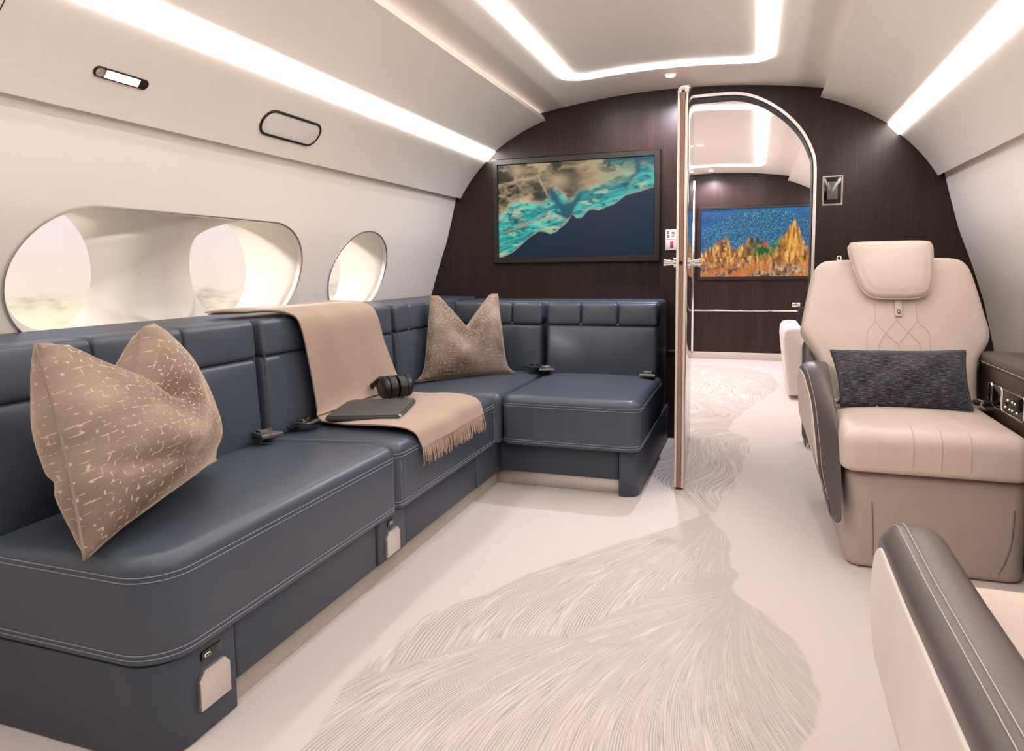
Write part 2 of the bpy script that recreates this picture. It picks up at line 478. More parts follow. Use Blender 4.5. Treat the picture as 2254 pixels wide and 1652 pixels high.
def ceil_z(x): return 2.003-.116*(x-XC)**2

# floor: carpet with a woven motif
def seg_sd(px, py, poly):
    poly = np.array(poly); d = np.full(px.shape, 1e9); ins = np.zeros(px.shape, bool)
    n = len(poly)
    for i in range(n):
        a, b = poly[i], poly[(i+1) % n]
        ex, ey = b-a; wx, wy = px-a[0], py-a[1]
        t = np.clip((wx*ex+wy*ey)/(ex*ex+ey*ey+1e-12), 0, 1)
        d = np.minimum(d, (wx-ex*t)**2+(wy-ey*t)**2)
        c = (a[1] > py) != (b[1] > py)
        xi = (b[0]-a[0])*(py-a[1])/(b[1]-a[1]+1e-12)+a[0]
        ins ^= c & (px < xi)
    return np.where(ins, 1, -1)*np.sqrt(d)

def build_floor():
    xs = np.arange(-2.14, 1.26, .02); ys = np.arange(Y0-.05, YF+.1, .02)
    X, Y = np.meshgrid(xs, ys); nx, ny = len(xs), len(ys)
    wobx = .006*np.sin(Y*19)+.003*np.sin(Y*51+1); woby = .005*np.sin(X*23)
    near = smooth_closed([(-.179, 2.835), (-.285, 2.655), (-.40, 2.51), (-.643, 2.155), (-.758, 1.944), (-.85, 1.806), (-.893, 1.655), (-.907, 1.5),
        (-.915, 1.387), (-.906, 1.279), (-.889, 1.2), (-.87, 1.1), (-.8, .9), (-.66, .72), (-.4, .6), (-.15, .75), (-.02, 1.0), (.06, 1.25), (.114, 1.469), (.149, 1.592), (.169, 1.685),
        (.162, 1.759), (.133, 1.878), (.057, 2.056), (-.046, 2.173), (-.029, 2.296), (-.05, 2.382), (-.076, 2.626), (-.145, 2.80)], 4)
    far = smooth_closed([(-.16, 2.80), (-.08, 3.15), (-.036, 3.6), (-.01, 3.9), (.008, 4.051), (-.03, 4.239), (-.126, 4.417), (-.09, 4.75), (-.039, 5.015), (.05, 5.4), (.12, 5.693),
        (.218, 6.156), (.20, 6.5), (.179, 6.794), (-.022, 7.136), (-.35, 7.3), (-.62, 7.3), (-.72, 6.6), (-.56, 5.9), (-.421, 4.988), (-.388, 4.156), (-.45, 3.75), (-.46, 3.4), (-.412, 3.25), (-.335, 3.12), (-.23, 2.95), (-.185, 2.83)], 4)
    s1 = seg_sd(X+wobx, Y+woby, near); s2 = seg_sd(X+wobx, Y+woby, far); motif = np.maximum(s1, s2)
    # strands fan out from the two necks of the motif
    nx1, ny1 = -.14, 2.90; nx2, ny2 = -.02, 2.22
    a1 = np.arctan2(X-nx1, -(Y-ny1)); r1 = np.hypot(X-nx1, Y-ny1)
    a2 = np.arctan2(X-nx2, -(Y-ny2)); r2 = np.hypot(X-nx2, Y-ny2)
    cx = np.array([-1.2, -.86, -.743, -.638, -.52, -.334, -.193, -.046, .2]); cyv = np.array([1.3, 1.45, 1.57, 1.68, 1.735, 1.75, 1.86, 2.2, 2.3])
    upper = Y > np.interp(X, cx, cyv)
    f1 = (a1+.12*np.sin(r1*2.2+a1))*130+9*np.sin(r1*2.0)
    up2 = (a2+.22*r2+.05*np.sin(r2*5))*135; f2 = (a2-.20*r2+.04*np.sin(r2*4+a2*3))*150
    f1 = np.where((X-nx2)*.75+(ny1-Y)*.66 < .62*np.hypot(.1, .62)+.05*np.sin(X*9), f1, up2)
    f3 = 75*(X*.9+.22*np.sin(Y*2.2)+.1*np.sin(Y*5+X*4))
    flow = np.where(s2 > s1, f3, np.where(upper, f1, f2))
    V = np.stack([X.ravel(), Y.ravel(), np.zeros(X.size)], 1)
    idx = np.arange(nx*ny).reshape(ny, nx)
    Fq = np.stack([idx[:-1, :-1].ravel(), idx[:-1, 1:].ravel(), idx[1:, 1:].ravel(), idx[1:, :-1].ravel()], 1)
    me = bpy.data.meshes.new('floor'); me.from_pydata(V.tolist(), [], Fq.tolist())
    for nm, arr in (('motif', motif), ('flow', flow), ('along', np.where(s2 > s1, Y*.5, np.where(upper, r1, r2)))):
        at = me.attributes.new(nm, 'FLOAT', 'POINT'); at.data.foreach_set('value', arr.ravel().astype(np.float32))
    o = link('floor', me, 'carpet'); tag(o, 'pale pink carpet with a woven swirl of grey strands', 'floor', kind='structure')
build_floor()

# window geometry ------------------------------------------------------
class Win:
    pass
ZC, WA, WB = .985, .262, .217          # cabin-side opening: half length and half height
OA, OB, OZ, DEP = .165, .200, 1.02, .215    # outer pane
def semi_boundary(th, cy, lo, hi):
    """ray from (cy,ZC) at angle th to the opening; lo/hi = y of a straight middle line on that side (or None)"""
    c, s = math.cos(th), math.sin(th)
    straight = (c > 0 and hi is not None) or (c < 0 and lo is not None)
    if not straight:
        t = 1/math.sqrt((c/WA)**2+(s/WB)**2); return t, False
    tl = ((hi if c > 0 else lo)-cy)/c if abs(c) > 1e-9 else 1e9
    tz = WB/abs(s) if abs(s) > 1e-9 else 1e9
    return (tl, True) if tl < tz else (tz, False)

def reveal_geo(side, cy, ocy, lo=None, hi=None, n=96):
    ths = [2*math.pi*i/n for i in range(n)]
    for m in (lo, hi):
        if m is not None:
            for sg in (1, -1): ths.append(math.atan2(sg*WB, m-cy) % (2*math.pi))
    ths = sorted(set(round(t, 6) for t in ths)); n = len(ths); K = 9
    V = []; F = []
    for k in range(K+1):
        t = k/K
        for th in ths:
            tb, mid = semi_boundary(th, cy, lo, hi)
            by, bz = cy+tb*math.cos(th), ZC+tb*math.sin(th)
            oy, oz = ocy+OA*math.cos(th), OZ+OB*math.sin(th)
            rim = .02
            de = rim+(.085*max(0, 1-((bz-ZC)/WB)**2) if mid else 0)
            d = de+(DEP-de)*(1-t)**(1.75 if mid else 1.45)
            tt = t**.9
            y = oy+(by-oy)*tt; z = oz+(bz-oz)*tt
            # blend the curved wall into the flat outer pane
            xw = PW(z)*t+PW(ZC)*(1-t)+d
            V.append((XC+side*xw, y, z))
    for k in range(K):
        for i in range(n):
            j = (i+1) % n; F.append((k*n+i, k*n+j, (k+1)*n+j, (k+1)*n+i))
    return V, F

def opening_outline(cys, n=40):
    """closed outline (y,z) of an opening that spans one or two panes"""
    P = []
    a, b = cys[0], cys[-1]
    for i in range(n+1):
        t = -math.pi/2+math.pi*i/n; P.append((b+WA*math.cos(t), ZC+WB*math.sin(t)))
    for i in range(n+1):
        t = math.pi/2+math.pi*i/n; P.append((a+WA*math.cos(t), ZC+WB*math.sin(t)))
    if len(cys) > 1: P = dense(P, .04)
    return P

def wall_geo(side, cells, ya, yb):
    """cells = [(y0,y1,[pane centres])] windows; z band 0.70-1.28 is opened up"""
    B = MB(); zl, zh = .70, 1.28
    def grid(y0, y1, z0, z1, ny, nz):
        V = []; F = []
        for i in range(nz+1):
            z = z0+(z1-z0)*i/nz
            for j in range(ny+1): V.append((wallx(side, z), y0+(y1-y0)*j/ny, z))
        for i in range(nz):
            for j in range(ny):
                a = i*(ny+1)+j; F.append((a, a+1, a+ny+2, a+ny+1))
        B.add(V, F)
    grid(ya, yb, -.02, zl, 40, 14); grid(ya, yb, zh, 1.50, 40, 6)
    y = ya
    for (c0, c1, cys) in cells:
        grid(y, c0, zl, zh, 12, 12); y = c1
        P = opening_outline(cys); cyc = (c0+c1)/2; n = len(P); K = 6; V = []; F = []
        # matching points on the rectangle
        Q = []
        for (py, pz) in P:
            dy, dz = py-cyc, pz-ZC
            s = min((c1-c0)/2/abs(dy) if abs(dy) > 1e-9 else 1e9, ((zh-ZC) if dz > 0 else (ZC-zl))/abs(dz) if abs(dz) > 1e-9 else 1e9)
            Q.append((cyc+dy*s, ZC+dz*s))
        # corner snapping
        for cor in ((c0, zl), (c1, zl), (c1, zh), (c0, zh)):
            k = min(range(n), key=lambda i: math.dist(Q[i], cor)); Q[k] = cor
        for k in range(K+1):
            t = k/K
            for i in range(n):
                yy = P[i][0]+(Q[i][0]-P[i][0])*t; zz = P[i][1]+(Q[i][1]-P[i][1])*t
                V.append((wallx(side, zz), yy, zz))
        m = len(V)
        for i in range(n):   # rim lip
            V.append((wallx(side, P[i][1], .022), P[i][0], P[i][1]))
        for k in range(K):
            for i in range(n):
                j = (i+1) % n; F.append((k*n+i, k*n+j, (k+1)*n+j, (k+1)*n+i))
        for i in range(n):
            j = (i+1) % n; F.append((i, j, m+j, m+i))
        B.add(V, F)
    grid(y, yb, zl, zh, 24, 12)
    return B

WL = [(1.27, 2.72, [1.60, 2.388]), (2.80, 3.49, [3.147])]
WR = [(2.69, 3.36, [3.028])]
B = wall_geo(-1, WL, Y0, YF+.1)
tag(B.obj('wall_left', 'panel', recalc=True), 'curved cream cabin side wall behind the blue sofa', 'wall', kind='structure')
B = wall_geo(1, WR, Y0, YF+.1)
tag(B.obj('wall_right', 'panel', recalc=True), 'curved cream cabin side wall behind the cream armchair', 'wall', kind='structure')

def window(nm, label, side, cys, ocys):
    root = thing(nm, label, 'window', (wallx(side, ZC), sum(cys)/len(cys), ZC), kind='structure')
    inv = Matrix.Translation(root.location).inverted()
    def ch(name, V, F, mat, **k):
        o = mesh(name, V, F, mat, root, **k); o.matrix_parent_inverse = inv; return o
    B = MB(); mid = (cys[0]+cys[-1])/2
    for i, (c, oc) in enumerate(zip(cys, ocys)):
        lo = hi = None
        if len(cys) > 1:
            if i == 0: hi = mid
            else: lo = mid
        B.add(*reveal_geo(side, c, oc, lo, hi))
    ch('reveal', B.V, B.F, 'reveal', sharp=80)
    for oc in ocys:
        P = [(oc+(OA+.004)*math.cos(2*math.pi*i/48), OZ+(OB+.004)*math.sin(2*math.pi*i/48)) for i in range(48)]
        xx = abs(wallx(1, ZC, DEP)-XC)
        V, F = pad_geo(P, 0, .006, .001, lambda u, v, w_: (XC+side*(xx+w_), u, v), seg=1, caps=())
        ch('outer_pane', V, F, 'glass')
    P = opening_outline(cys)
    pts = [(wallx(side, z, -.001), y, z) for y, z in P]
    V, F = tube_geo(pts, .0045, 6, True); ch('trim_ring', V, F, 'satin')
    # clear inner cover, follows the wall
    n = len(P); cyc = mid; V = []; F = []
    for k in range(6):
        s = 1-k/5.0001
        for (y, z) in P:
            zz = ZC+(z-ZC)*s*.995; V.append((wallx(side, zz, .010), cyc+(y-cyc)*s*.995, zz))
    for k in range(5):
        for i in range(n):
            j = (i+1) % n; F.append((k*n+i, k*n+j, (k+1)*n+j, (k+1)*n+i))
    ch('inner_pane', V, F, 'glass')
    return root
window('window_1', 'long rounded cabin window opening holding two oval panes above the sofa', -1, [1.60, 2.388], [1.62, 2.392])
window('window_2', 'single oval cabin window between the long window and the dark bulkhead', -1, [3.147], [3.14])
window('window_3', 'oval cabin window in the wall beside the cream armchair', 1, [3.028], [3.02])

# ceiling
def ceil_prof():
    xs = np.linspace(-.80, .80, 33)
    top = [(XC+a, ceil_z(XC+a)) for a in xs]; return top+[(a, b+.03) for a, b in top[::-1]]
tag(extrude('ceiling', ceil_prof(), Y0, YF+.1, 'panel'), 'shallow curved cream cabin ceiling with a glowing light ring', 'ceiling', kind='structure')

def arc3(p, q, bulge, n=10):
    """points p..q bowed outwards (away from the cabin axis below)"""
    p = np.array(p); q = np.array(q); d = q-p; nr = np.array([-d[1], d[0]])/np.linalg.norm(d); nr = nr if nr[1] > 0 else -nr
    return [tuple(p+d*t+nr*bulge*4*t*(1-t)) for t in np.linspace(0, 1, n)]
UP = arc3((.757, 1.888), (1.083, 1.725), .014); LO = arc3((1.136, 1.671), (1.318, 1.45), .012)
def bin_prof(pts, side, back):
    P = pts+[(a+b_[0], c+b_[1]) for (a, c), b_ in zip(pts[::-1], [back]*len(pts))]
    return [(XC+side*a, b) for a, b in P]
k = 1
for side, sn in ((-1, 'over the sofa'), (1, 'over the cream armchair')):
    o = extrude('trim_%d' % k, bin_prof(UP, side, (.012, .028)), Y0, YF+.1, 'panel'); k += 1
    tag(o, 'upper overhead panel above the light slot ' + sn, 'panel', kind='structure')
    o = extrude('trim_%d' % k, bin_prof(LO, side, (.028, .02)), Y0, YF+.1, 'panel'); k += 1
    tag(o, 'lower overhead panel below the light slot ' + sn, 'panel', kind='structure')
    for ya, yb, where in ((Y0, YB+.005, 'in the front cabin'), (YB+.12, YF+.02, 'in the cabin beyond the doorway')):
        P = [(1.0815, 1.728), (1.0815, 1.720), (1.129, 1.668), (1.1365, 1.6695), (1.16, 1.70), (1.10, 1.76)]
        o = extrude('cove_light', [(XC+side*a, b) for a, b in P], ya, yb, 'strip')
        tag(o, 'long glowing white light slot %s %s' % (sn, where), 'light', 'cove lights along the overhead panels')

# access panel seams on the ceiling near the bin
for ya, yb, xa, xb in ((1.6, 2.75, -1.17, -1.05), (2.78, 3.5, -1.17, -1.05)):
    pass

def ring_light(xa, xb, ya, yb, wd, rad, label):
    O = dense(rrect(xa, xb, ya, yb, rad, 10), .05); I = inset(ccw(O), wd); n = len(O)
    O2 = inset(ccw(O), .012); I2 = inset(ccw(O), wd-.012)
    V = [(x, y, ceil_z(x)-.008) for x, y in O2]+[(x, y, ceil_z(x)-.008) for x, y in I2]+[(x, y, ceil_z(x)+.004) for x, y in O]+[(x, y, ceil_z(x)+.004) for x, y in I]
    F = []
    for i in range(n):
        j = (i+1) % n
        F += [(i, j, n+j, n+i), (i, 2*n+i, 2*n+j, j), (n+i, n+j, 3*n+j, 3*n+i)]
    o = mesh('ceiling_light', V, F, 'ring', sharp=30)
    tag(o, label, 'light')
ring_light(-.965, .075, .3, 3.655, .088, .15, 'rounded rectangular glowing light ring on the ceiling above the sofa')
ring_light(-.965, .075, 4.60, 7.32, .095, .15, 'glowing light ring on the ceiling beyond the doorway')

def downlight(x, y, label):
    z = ceil_z(x)
    root = thing('downlight', label, 'light', (x, y, z), 'small round ceiling downlights')
    P = [(.034*math.cos(2*math.pi*i/24), .034*math.sin(2*math.pi*i/24)) for i in range(24)]
    pad('trim_ring', P, -.006, .004, .003, ZM, 'white', root, seg=2, caps=())
    P = [(.024*math.cos(2*math.pi*i/24), .024*math.sin(2*math.pi*i/24)) for i in range(24)]
    pad('lens', P, -.009, -.004, .002, ZM, 'lens', root, seg=2, caps=())
    l = bpy.data.lights.new('downlight_beam', 'SPOT'); l.energy = SPOT_W; l.color = (.90, .86, 1.0); l.spot_size = R(158); l.spot_blend = .5; l.shadow_soft_size = .02
    o = bpy.data.objects.new('downlight_beam', l); COL.objects.link(o); o.parent = root; o.location = (0, 0, -.016)
downlight(-.433, 3.80, 'round downlight in the ceiling just before the dark bulkhead')
downlight(-.44, 6.02, 'round downlight in the middle of the ceiling beyond the doorway')
downlight(-.44, 7.62, 'round downlight in front of the far wall beyond the doorway')

# cross section outline of the cabin (for the bulkheads)
def cross(off=.03):
    pts = [(1.70+off, -.02)]+[(a+off, b) for a, b in WP[1:-1]]
    pts += [(1.32+off, 1.50), (1.16, 1.70), (1.10, 1.77), (.80, 1.96), (.5, 2.0), (0, 2.03)]
    return pts

def bulkhead():
    half = cross()
    outer = [(XC-a, b) for a, b in half] + [(XC+a, b) for a, b in half[::-1][1:]]
    door = [(.300, -.02), (.300, .3), (.300, .7), (.300, 1.1), (.300, 1.40), (.296, 1.55), (.278, 1.62), (.240, 1.70), (.19, 1.768), (.13, 1.828), (.06, 1.88), (-.02, 1.922), (-.09, 1.942), (-.16, 1.949), (-.30, 1.949), (-.345, 1.949), (-.345, -.02)]
    prof = outer+door
    bm = bmesh.new(); f = bm.faces.new([bm.verts.new((a, YB, b)) for a, b in prof]); f.normal_update()
    bmesh.ops.triangulate(bm, faces=[f]); ext = bmesh.ops.extrude_face_region(bm, geom=bm.faces[:])
    for v in [g for g in ext['geom'] if isinstance(g, bmesh.types.BMVert)]: v.co.y += .10
    bmesh.ops.recalc_face_normals(bm, faces=bm.faces)
    me = bpy.data.meshes.new('wall_front'); bm.to_mesh(me); bm.free()
    o = link('wall_front', me, 'veneer'); tag(o, 'dark wood veneer bulkhead with an arched doorway', 'wall', kind='structure')
    # doorway edging
    t = thing('trim_5', 'chrome edging around the arched doorway in the dark bulkhead', 'door frame', (.3, YB, 0), kind='structure')
    inv = Matrix.Translation(t.location).inverted()
    arch = smooth_open(door[:-1], 5)
    # chrome moulding: flat strip swept around the arch
    def strip(offa, offb, ya, yb, mat, nm):
        A = np.array(arch); tg = np.gradient(A, axis=0); tg /= np.linalg.norm(tg, axis=1)[:, None]; nr = np.stack([tg[:, 1], -tg[:, 0]], 1)
        V = []; F = []
        for i in range(len(A)):
            a = A[i]+nr[i]*offa; b = A[i]+nr[i]*offb
            V += [(a[0], ya, a[1]), (b[0], ya, b[1]), (b[0], yb, b[1]), (a[0], yb, a[1])]
        for i in range(len(A)-1):
            for q in range(4): F.append((i*4+q, i*4+(q+1) % 4, (i+1)*4+(q+1) % 4, (i+1)*4+q))
        m_ = mesh(nm, V, F, mat, t, sharp=35); m_.matrix_parent_inverse = inv
    strip(-.009, .006, YB-.012, YB+.004, 'nickel', 'moulding')
    strip(-.004, -.014, YB+.004, YB+.13, 'black', 'seal')
bulkhead()

def end_wall(nm, y, label, mat):
    half = cross()
    outer = [(XC-a, b) for a, b in half] + [(XC+a, b) for a, b in half[::-1][1:]]
    bm = bmesh.new(); f = bm.faces.new([bm.verts.new((a, y, b)) for a, b in outer]); f.normal_update(); bmesh.ops.triangulate(bm, faces=[f])
    ext = bmesh.ops.extrude_face_region(bm, geom=bm.faces[:])
    for v in [g for g in ext['geom'] if isinstance(g, bmesh.types.BMVert)]: v.co.y += .06 if y > 0 else -.06
    bmesh.ops.recalc_face_normals(bm, faces=bm.faces)
    me = bpy.data.meshes.new(nm); bm.to_mesh(me); bm.free()
    tag(link(nm, me, mat), label, 'wall', kind='structure')
end_wall('wall_far', YF, 'dark veneer wall at the end of the cabin beyond the doorway', 'veneer')
end_wall('wall_back', Y0, 'dark veneer end wall of the cabin behind the nearest armchair', 'veneer')
tag(box('baseboard_far', -2.0, 1.1, YF-.02, YF, 0, .075, 'skirting'), 'low carpeted skirting under the far wall', 'baseboard', kind='structure')
o = box('trim_6', -1.7, .75, YF-.008, YF+.002, .521, .535, 'chrome', b=.002); tag(o, 'thin chrome line across the far wall below the screen', 'trim', kind='structure')
o = box('trim_7', -.47, -.352, YB-.006, YB+.002, .511, .521, 'chrome', b=.002); tag(o, 'short chrome line on the bulkhead right of the sofa', 'trim', kind='structure')
# far door jamb
t = thing('trim_8', 'slim double chrome post at the far wall left of the coral screen', 'door frame', (-.645, YF, 0), kind='structure')
for a in (-.028, .006):
    box('post', a, a+.022, -.05, -.004, .075, 1.83, 'chrome', t, b=.004)
box('latch_box', -.03, .03, -.055, -.004, 1.83, 1.93, 'white', t, b=.006)

# ------------------------------------------------------------------ pictures
def vnoise(u, v, f, seed=0):
    g = np.random.default_rng(seed).random((64, 64)); x = u*f; y = v*f
    xi = np.floor(x).astype(int); yi = np.floor(y).astype(int); fx = x-xi; fy = y-yi
    fx = fx*fx*(3-2*fx); fy = fy*fy*(3-2*fy); a = lambda i, j: g[(yi+j) % 64, (xi+i) % 64]
    return (a(0, 0)*(1-fx)+a(1, 0)*fx)*(1-fy)+(a(0, 1)*(1-fx)+a(1, 1)*fx)*fy
def fbm(u, v, f, seed=0, o=4):
    s = 0; t = 0
    for i in range(o): s = s+vnoise(u, v, f*2**i, seed+i)*.5**i; t += .5**i
    return s/t
def mixc(a, b, t):
    t = np.clip(t, 0, 1)[..., None]; return a*(1-t)+b*t
def lin(*c): return np.array(srgb(*c)[:3])
def smooth_interp(u, xs, ys, sg=.012):
    g = np.linspace(-.1, 1.1, 1201); y = np.interp(g, xs, ys); k = np.exp(-(np.arange(-40, 41)/1000/sg)**2); k /= k.sum()
    y = np.convolve(np.pad(y, 40, mode='edge'), k, 'valid'); return np.interp(u, g, y)
def pic_coast(u, v):
    wu = fbm(u, v, 6, 30, 5)-.5; wv = fbm(u, v, 6, 31, 5)-.5
    us, vs = u+.045*wu, v+.05*wv                       # warped, for swirls
    ru = [0, .05, .10, .15, .20, .27, .31, .35, .39, .43, .465, .485, .492, .505, .52, .555, .58, .60, .625, .66, .70, .76, .80, .83, .9, 1.0]
    rv = [.0, .02, .06, .13, .20, .275, .27, .245, .27, .32, .37, .42, .46, .42, .40, .405, .45, .485, .49, .475, .50, .535, .58, .62, .645, .69]
    reef = smooth_interp(u, ru, rv, .008)+.008*(fbm(u, v, 30, 9)-.5)
    lu = [0, .05, .10, .16, .23, .30, .36, .385, .42, .45, .47, .50, .54, .62, .70, .82, .88, .93, .96, 1]
    lv = [.46, .52, .60, .64, .60, .585, .65, .74, .70, .63, .585, .64, .72, .73, .735, .755, .82, .93, 1.02, 1.08]
    land = smooth_interp(us, lu, lv, .012)
    d = v-reef; d2 = vs-land
    n1 = fbm(us+.12*wv*2, vs*1.3, 7, 3, 6); n2 = fbm(us+.1*n1, vs*1.6, 12, 13, 6); n3 = fbm(us, vs*1.2, 26, 23, 5)
    fl = fbm(us*.8+vs*.6+.25*n1, (vs-us*.55)*3.2, 9, 41, 5)      # streaks that follow the shore
    turq = mixc(lin(18, 132, 134), lin(78, 198, 184), (fl-.32)*2.6); turq = mixc(turq, lin(166, 190, 160), (n2-.53)*6)
    turq = mixc(turq, lin(10, 96, 118), (n3-.56)*6); turq = mixc(turq, lin(206, 186, 152), (.30-u)*2*(v-.38)*8*(n1-.3))
    blot = np.exp(-(((u-.10)/.10)**2+((v-.33)/.09)**2)); turq = mixc(turq, lin(14, 84, 96), blot*(n3-.38)*5)
    landc = mixc(lin(96, 86, 62), lin(176, 150, 116), (n2-.36)*3.6); landc = mixc(landc, lin(46, 54, 38), (n1-.53)*9)
    landc = mixc(landc, lin(40, 36, 26), (.30-u-v*.12+.9*(n3-.5))*3.0)
    for (a, b, ra, rb, st) in ((.27, .74, .05, .07, 1.5), (.44, .88, .09, .06, 1.4), (.50, .84, .04, .10, .9), (.12, .70, .06, .05, 1.0)):
        landc = mixc(landc, lin(36, 46, 36), np.exp(-(((us-a)/ra)**2+((vs-b)/rb)**2))*st*(.4+n3*1.1))
    for (a, b, ra, rb, st) in ((.41, .80, .07, .08, .9), (.14, .93, .05, .07, .8), (.64, .80, .10, .08, .8)):
        landc = mixc(landc, lin(184, 150, 116), np.exp(-(((us-a)/ra)**2+((vs-b)/rb)**2))*st)
    landc = mixc(landc, lin(72, 168, 152), np.clip((u-.60)*2.6, 0, 1)*np.clip((fl-.36)*4, 0, 1)); landc = mixc(landc, lin(150, 176, 142), np.clip((u-.60)*3, 0, .7)*(n2 > .5))
    c = mixc(turq, landc, d2*22+.5)
    sand = np.exp(-(d2/.022)**2); c = mixc(c, lin(196, 166, 134), sand*.7*(u < .62)*(n2*1.4))
    def arm(p, q, wd):
        p = np.array(p); q = np.array(q); e = q-p; t = np.clip(((us-p[0])*e[0]+(vs-p[1])*e[1])/(e@e), 0, 1)
        return np.exp(-(((us-p[0]-e[0]*t)**2+((vs-p[1]-e[1]*t)*.6)**2)/(wd*wd)))
    ch = arm((.46, .47), (.375, .64), .030)+arm((.375, .64), (.36, .70), .015)+arm((.475, .46), (.535, .66), .020)+1.2*arm((.46, .46), (.475, .52), .038)+.55*arm((.56, .68), (.82, .73), .010)+.8*arm((.82, .73), (.91, .86), .014)+.8*arm((.91, .86), (.90, .95), .012)+.9*arm((.72, 1.02), (1, .96), .045)
    c = mixc(c, lin(12, 82, 102), ch*.95)
    c = mixc(c, lin(190, 170, 140), .7*arm((.28, .86), (.335, .66), .006)+.5*arm((.03, .27), (.2, .36), .01)+.5*arm((.15, .37), (.36, .43), .012))
    edge = np.exp(-((d-.008)/.008)**2); c = mixc(c, lin(150, 140, 118), edge*.85)
    deep = mixc(lin(13, 34, 56), lin(17, 44, 68), v*1.3); c = mixc(c, deep, -d*160+.3)
    return c
def pic_coral(u, v):
    n = fbm(u, v, 6, 40, 4); f1 = fbm(u*2.2, v, 40, 50, 4); f2 = fbm(u*2.0, v*.8, 60, 61, 3)
    c = mixc(lin(22, 72, 140), lin(30, 110, 176), (n-.3)*1.6+.3*np.abs(u-.5)); c = mixc(c, lin(24, 112, 146), (1-np.abs(u-.45)*1.8)*.6)
    # shoal
    rr_ = np.hypot((u-.47)/.46, (v-.52)/.44); shoal = (rr_ < 1.02+.2*(n-.5)) & (v > .3)
    dots = vnoise(u*1.75, v, 120, 77); dd = vnoise(u*1.75+.3, v, 80, 78)
    c = mixc(c, lin(18, 58, 78), (shoal & (dd > .5))*.5); c = mixc(c, lin(126, 190, 196), (shoal & (dots > .68))*.55)
    c = mixc(c, lin(110, 170, 190), ((~shoal) & (v > .35) & (dots > .86))*.6)
    # reef silhouette: knobbly branching heads
    hu = [0, .05, .10, .14, .20, .24, .28, .34, .40, .46, .52, .56, .60, .64, .70, .725, .75, .79, .82, .9, .95, 1]
    hv = [.38, .46, .50, .58, .62, .48, .44, .50, .58, .56, .48, .46, .58, .62, .80, .84, .72, .46, .42, .46, .50, .46]
    br = vnoise(u, v*.12, 46, 5); hgt = smooth_interp(u, hu, hv, .012)+.10*(br-.5)+.05*(vnoise(u, v*0, 110, 6)-.5)
    m = np.clip((hgt-v)*30, 0, 1)
    g1 = fbm(u*2.4, v*.9, 20, 50, 4)
    stem = fbm(u*3.2, v*.55, 22, 93, 3)                 # upright branches
    coral = mixc(lin(132, 66, 24), lin(214, 150, 70), (stem-.30)*2.6); coral = mixc(coral, lin(240, 200, 128), (stem-.58)*4.5)
    coral = mixc(coral, lin(74, 44, 30), (.40-g1)*5)
    blue = np.clip(.5-stem, 0, 1)*np.clip(1-(hgt-v)/.16, 0, 1); coral = mixc(coral, c, blue*2.2)      # water between the tips
    olive = np.exp(-(((u-.44)/.09)**2+((v-.53)/.10)**2)); coral = mixc(coral, mixc(lin(48, 50, 38), lin(118, 108, 70), (g1-.35)*3), olive*1.2)
    ye = np.exp(-(((u-.70)/.055)**2+((v-.55)/.30)**2)); coral = mixc(coral, mixc(lin(166, 100, 22), lin(236, 176, 74), (stem-.30)*2.8), ye)
    gr = np.exp(-(((u-.48)/.10)**2+((v-.38)/.08)**2))+np.exp(-(((u-.57)/.035)**2+((v-.49)/.06)**2)); coral = mixc(coral, mixc(lin(16, 74, 32), lin(66, 146, 70), (g1-.35)*3), gr*1.15)
    lowm = np.clip((.24+.12*(n-.5)-v)*9, 0, 1); pale = mixc(lin(84, 62, 56), lin(206, 178, 146), (g1-.34)*3); pale = mixc(pale, lin(38, 24, 28), (.42-f1)*5); pale = mixc(pale, lin(204, 120, 60), (n-.52)*6)
    coral = mixc(coral, pale, lowm*.8)
    c = mixc(c, coral, m); c = mixc(c, lin(214, 76, 66), np.exp(-(((u-.505)/.014)**2+((v-.48)/.026)**2))*1.4)
    return c

def screen(nm, xa, xb, za, zb, y, fn, parent, nx=430, nz=246):
    uu_, vv_ = np.meshgrid(np.linspace(0, 1, nx), np.linspace(0, 1, nz)); c = np.clip(fn(uu_, vv_), 0, 1)
    V = np.stack([xa+(xb-xa)*uu_.ravel(), np.full(uu_.size, y), za+(zb-za)*vv_.ravel()], 1)
    idx = np.arange(nx*nz).reshape(nz, nx)
    Fq = np.stack([idx[:-1, :-1].ravel(), idx[:-1, 1:].ravel(), idx[1:, 1:].ravel(), idx[1:, :-1].ravel()], 1)
    me = bpy.data.meshes.new(nm); me.from_pydata(V.tolist(), [], Fq.tolist())
    at = me.attributes.new('picture', 'FLOAT_COLOR', 'POINT'); at.data.foreach_set('color', np.concatenate([c.reshape(-1, 3), np.ones((c.size//3, 1))], 1).ravel().astype(np.float32))
    return link(nm, me, 'screen', parent)

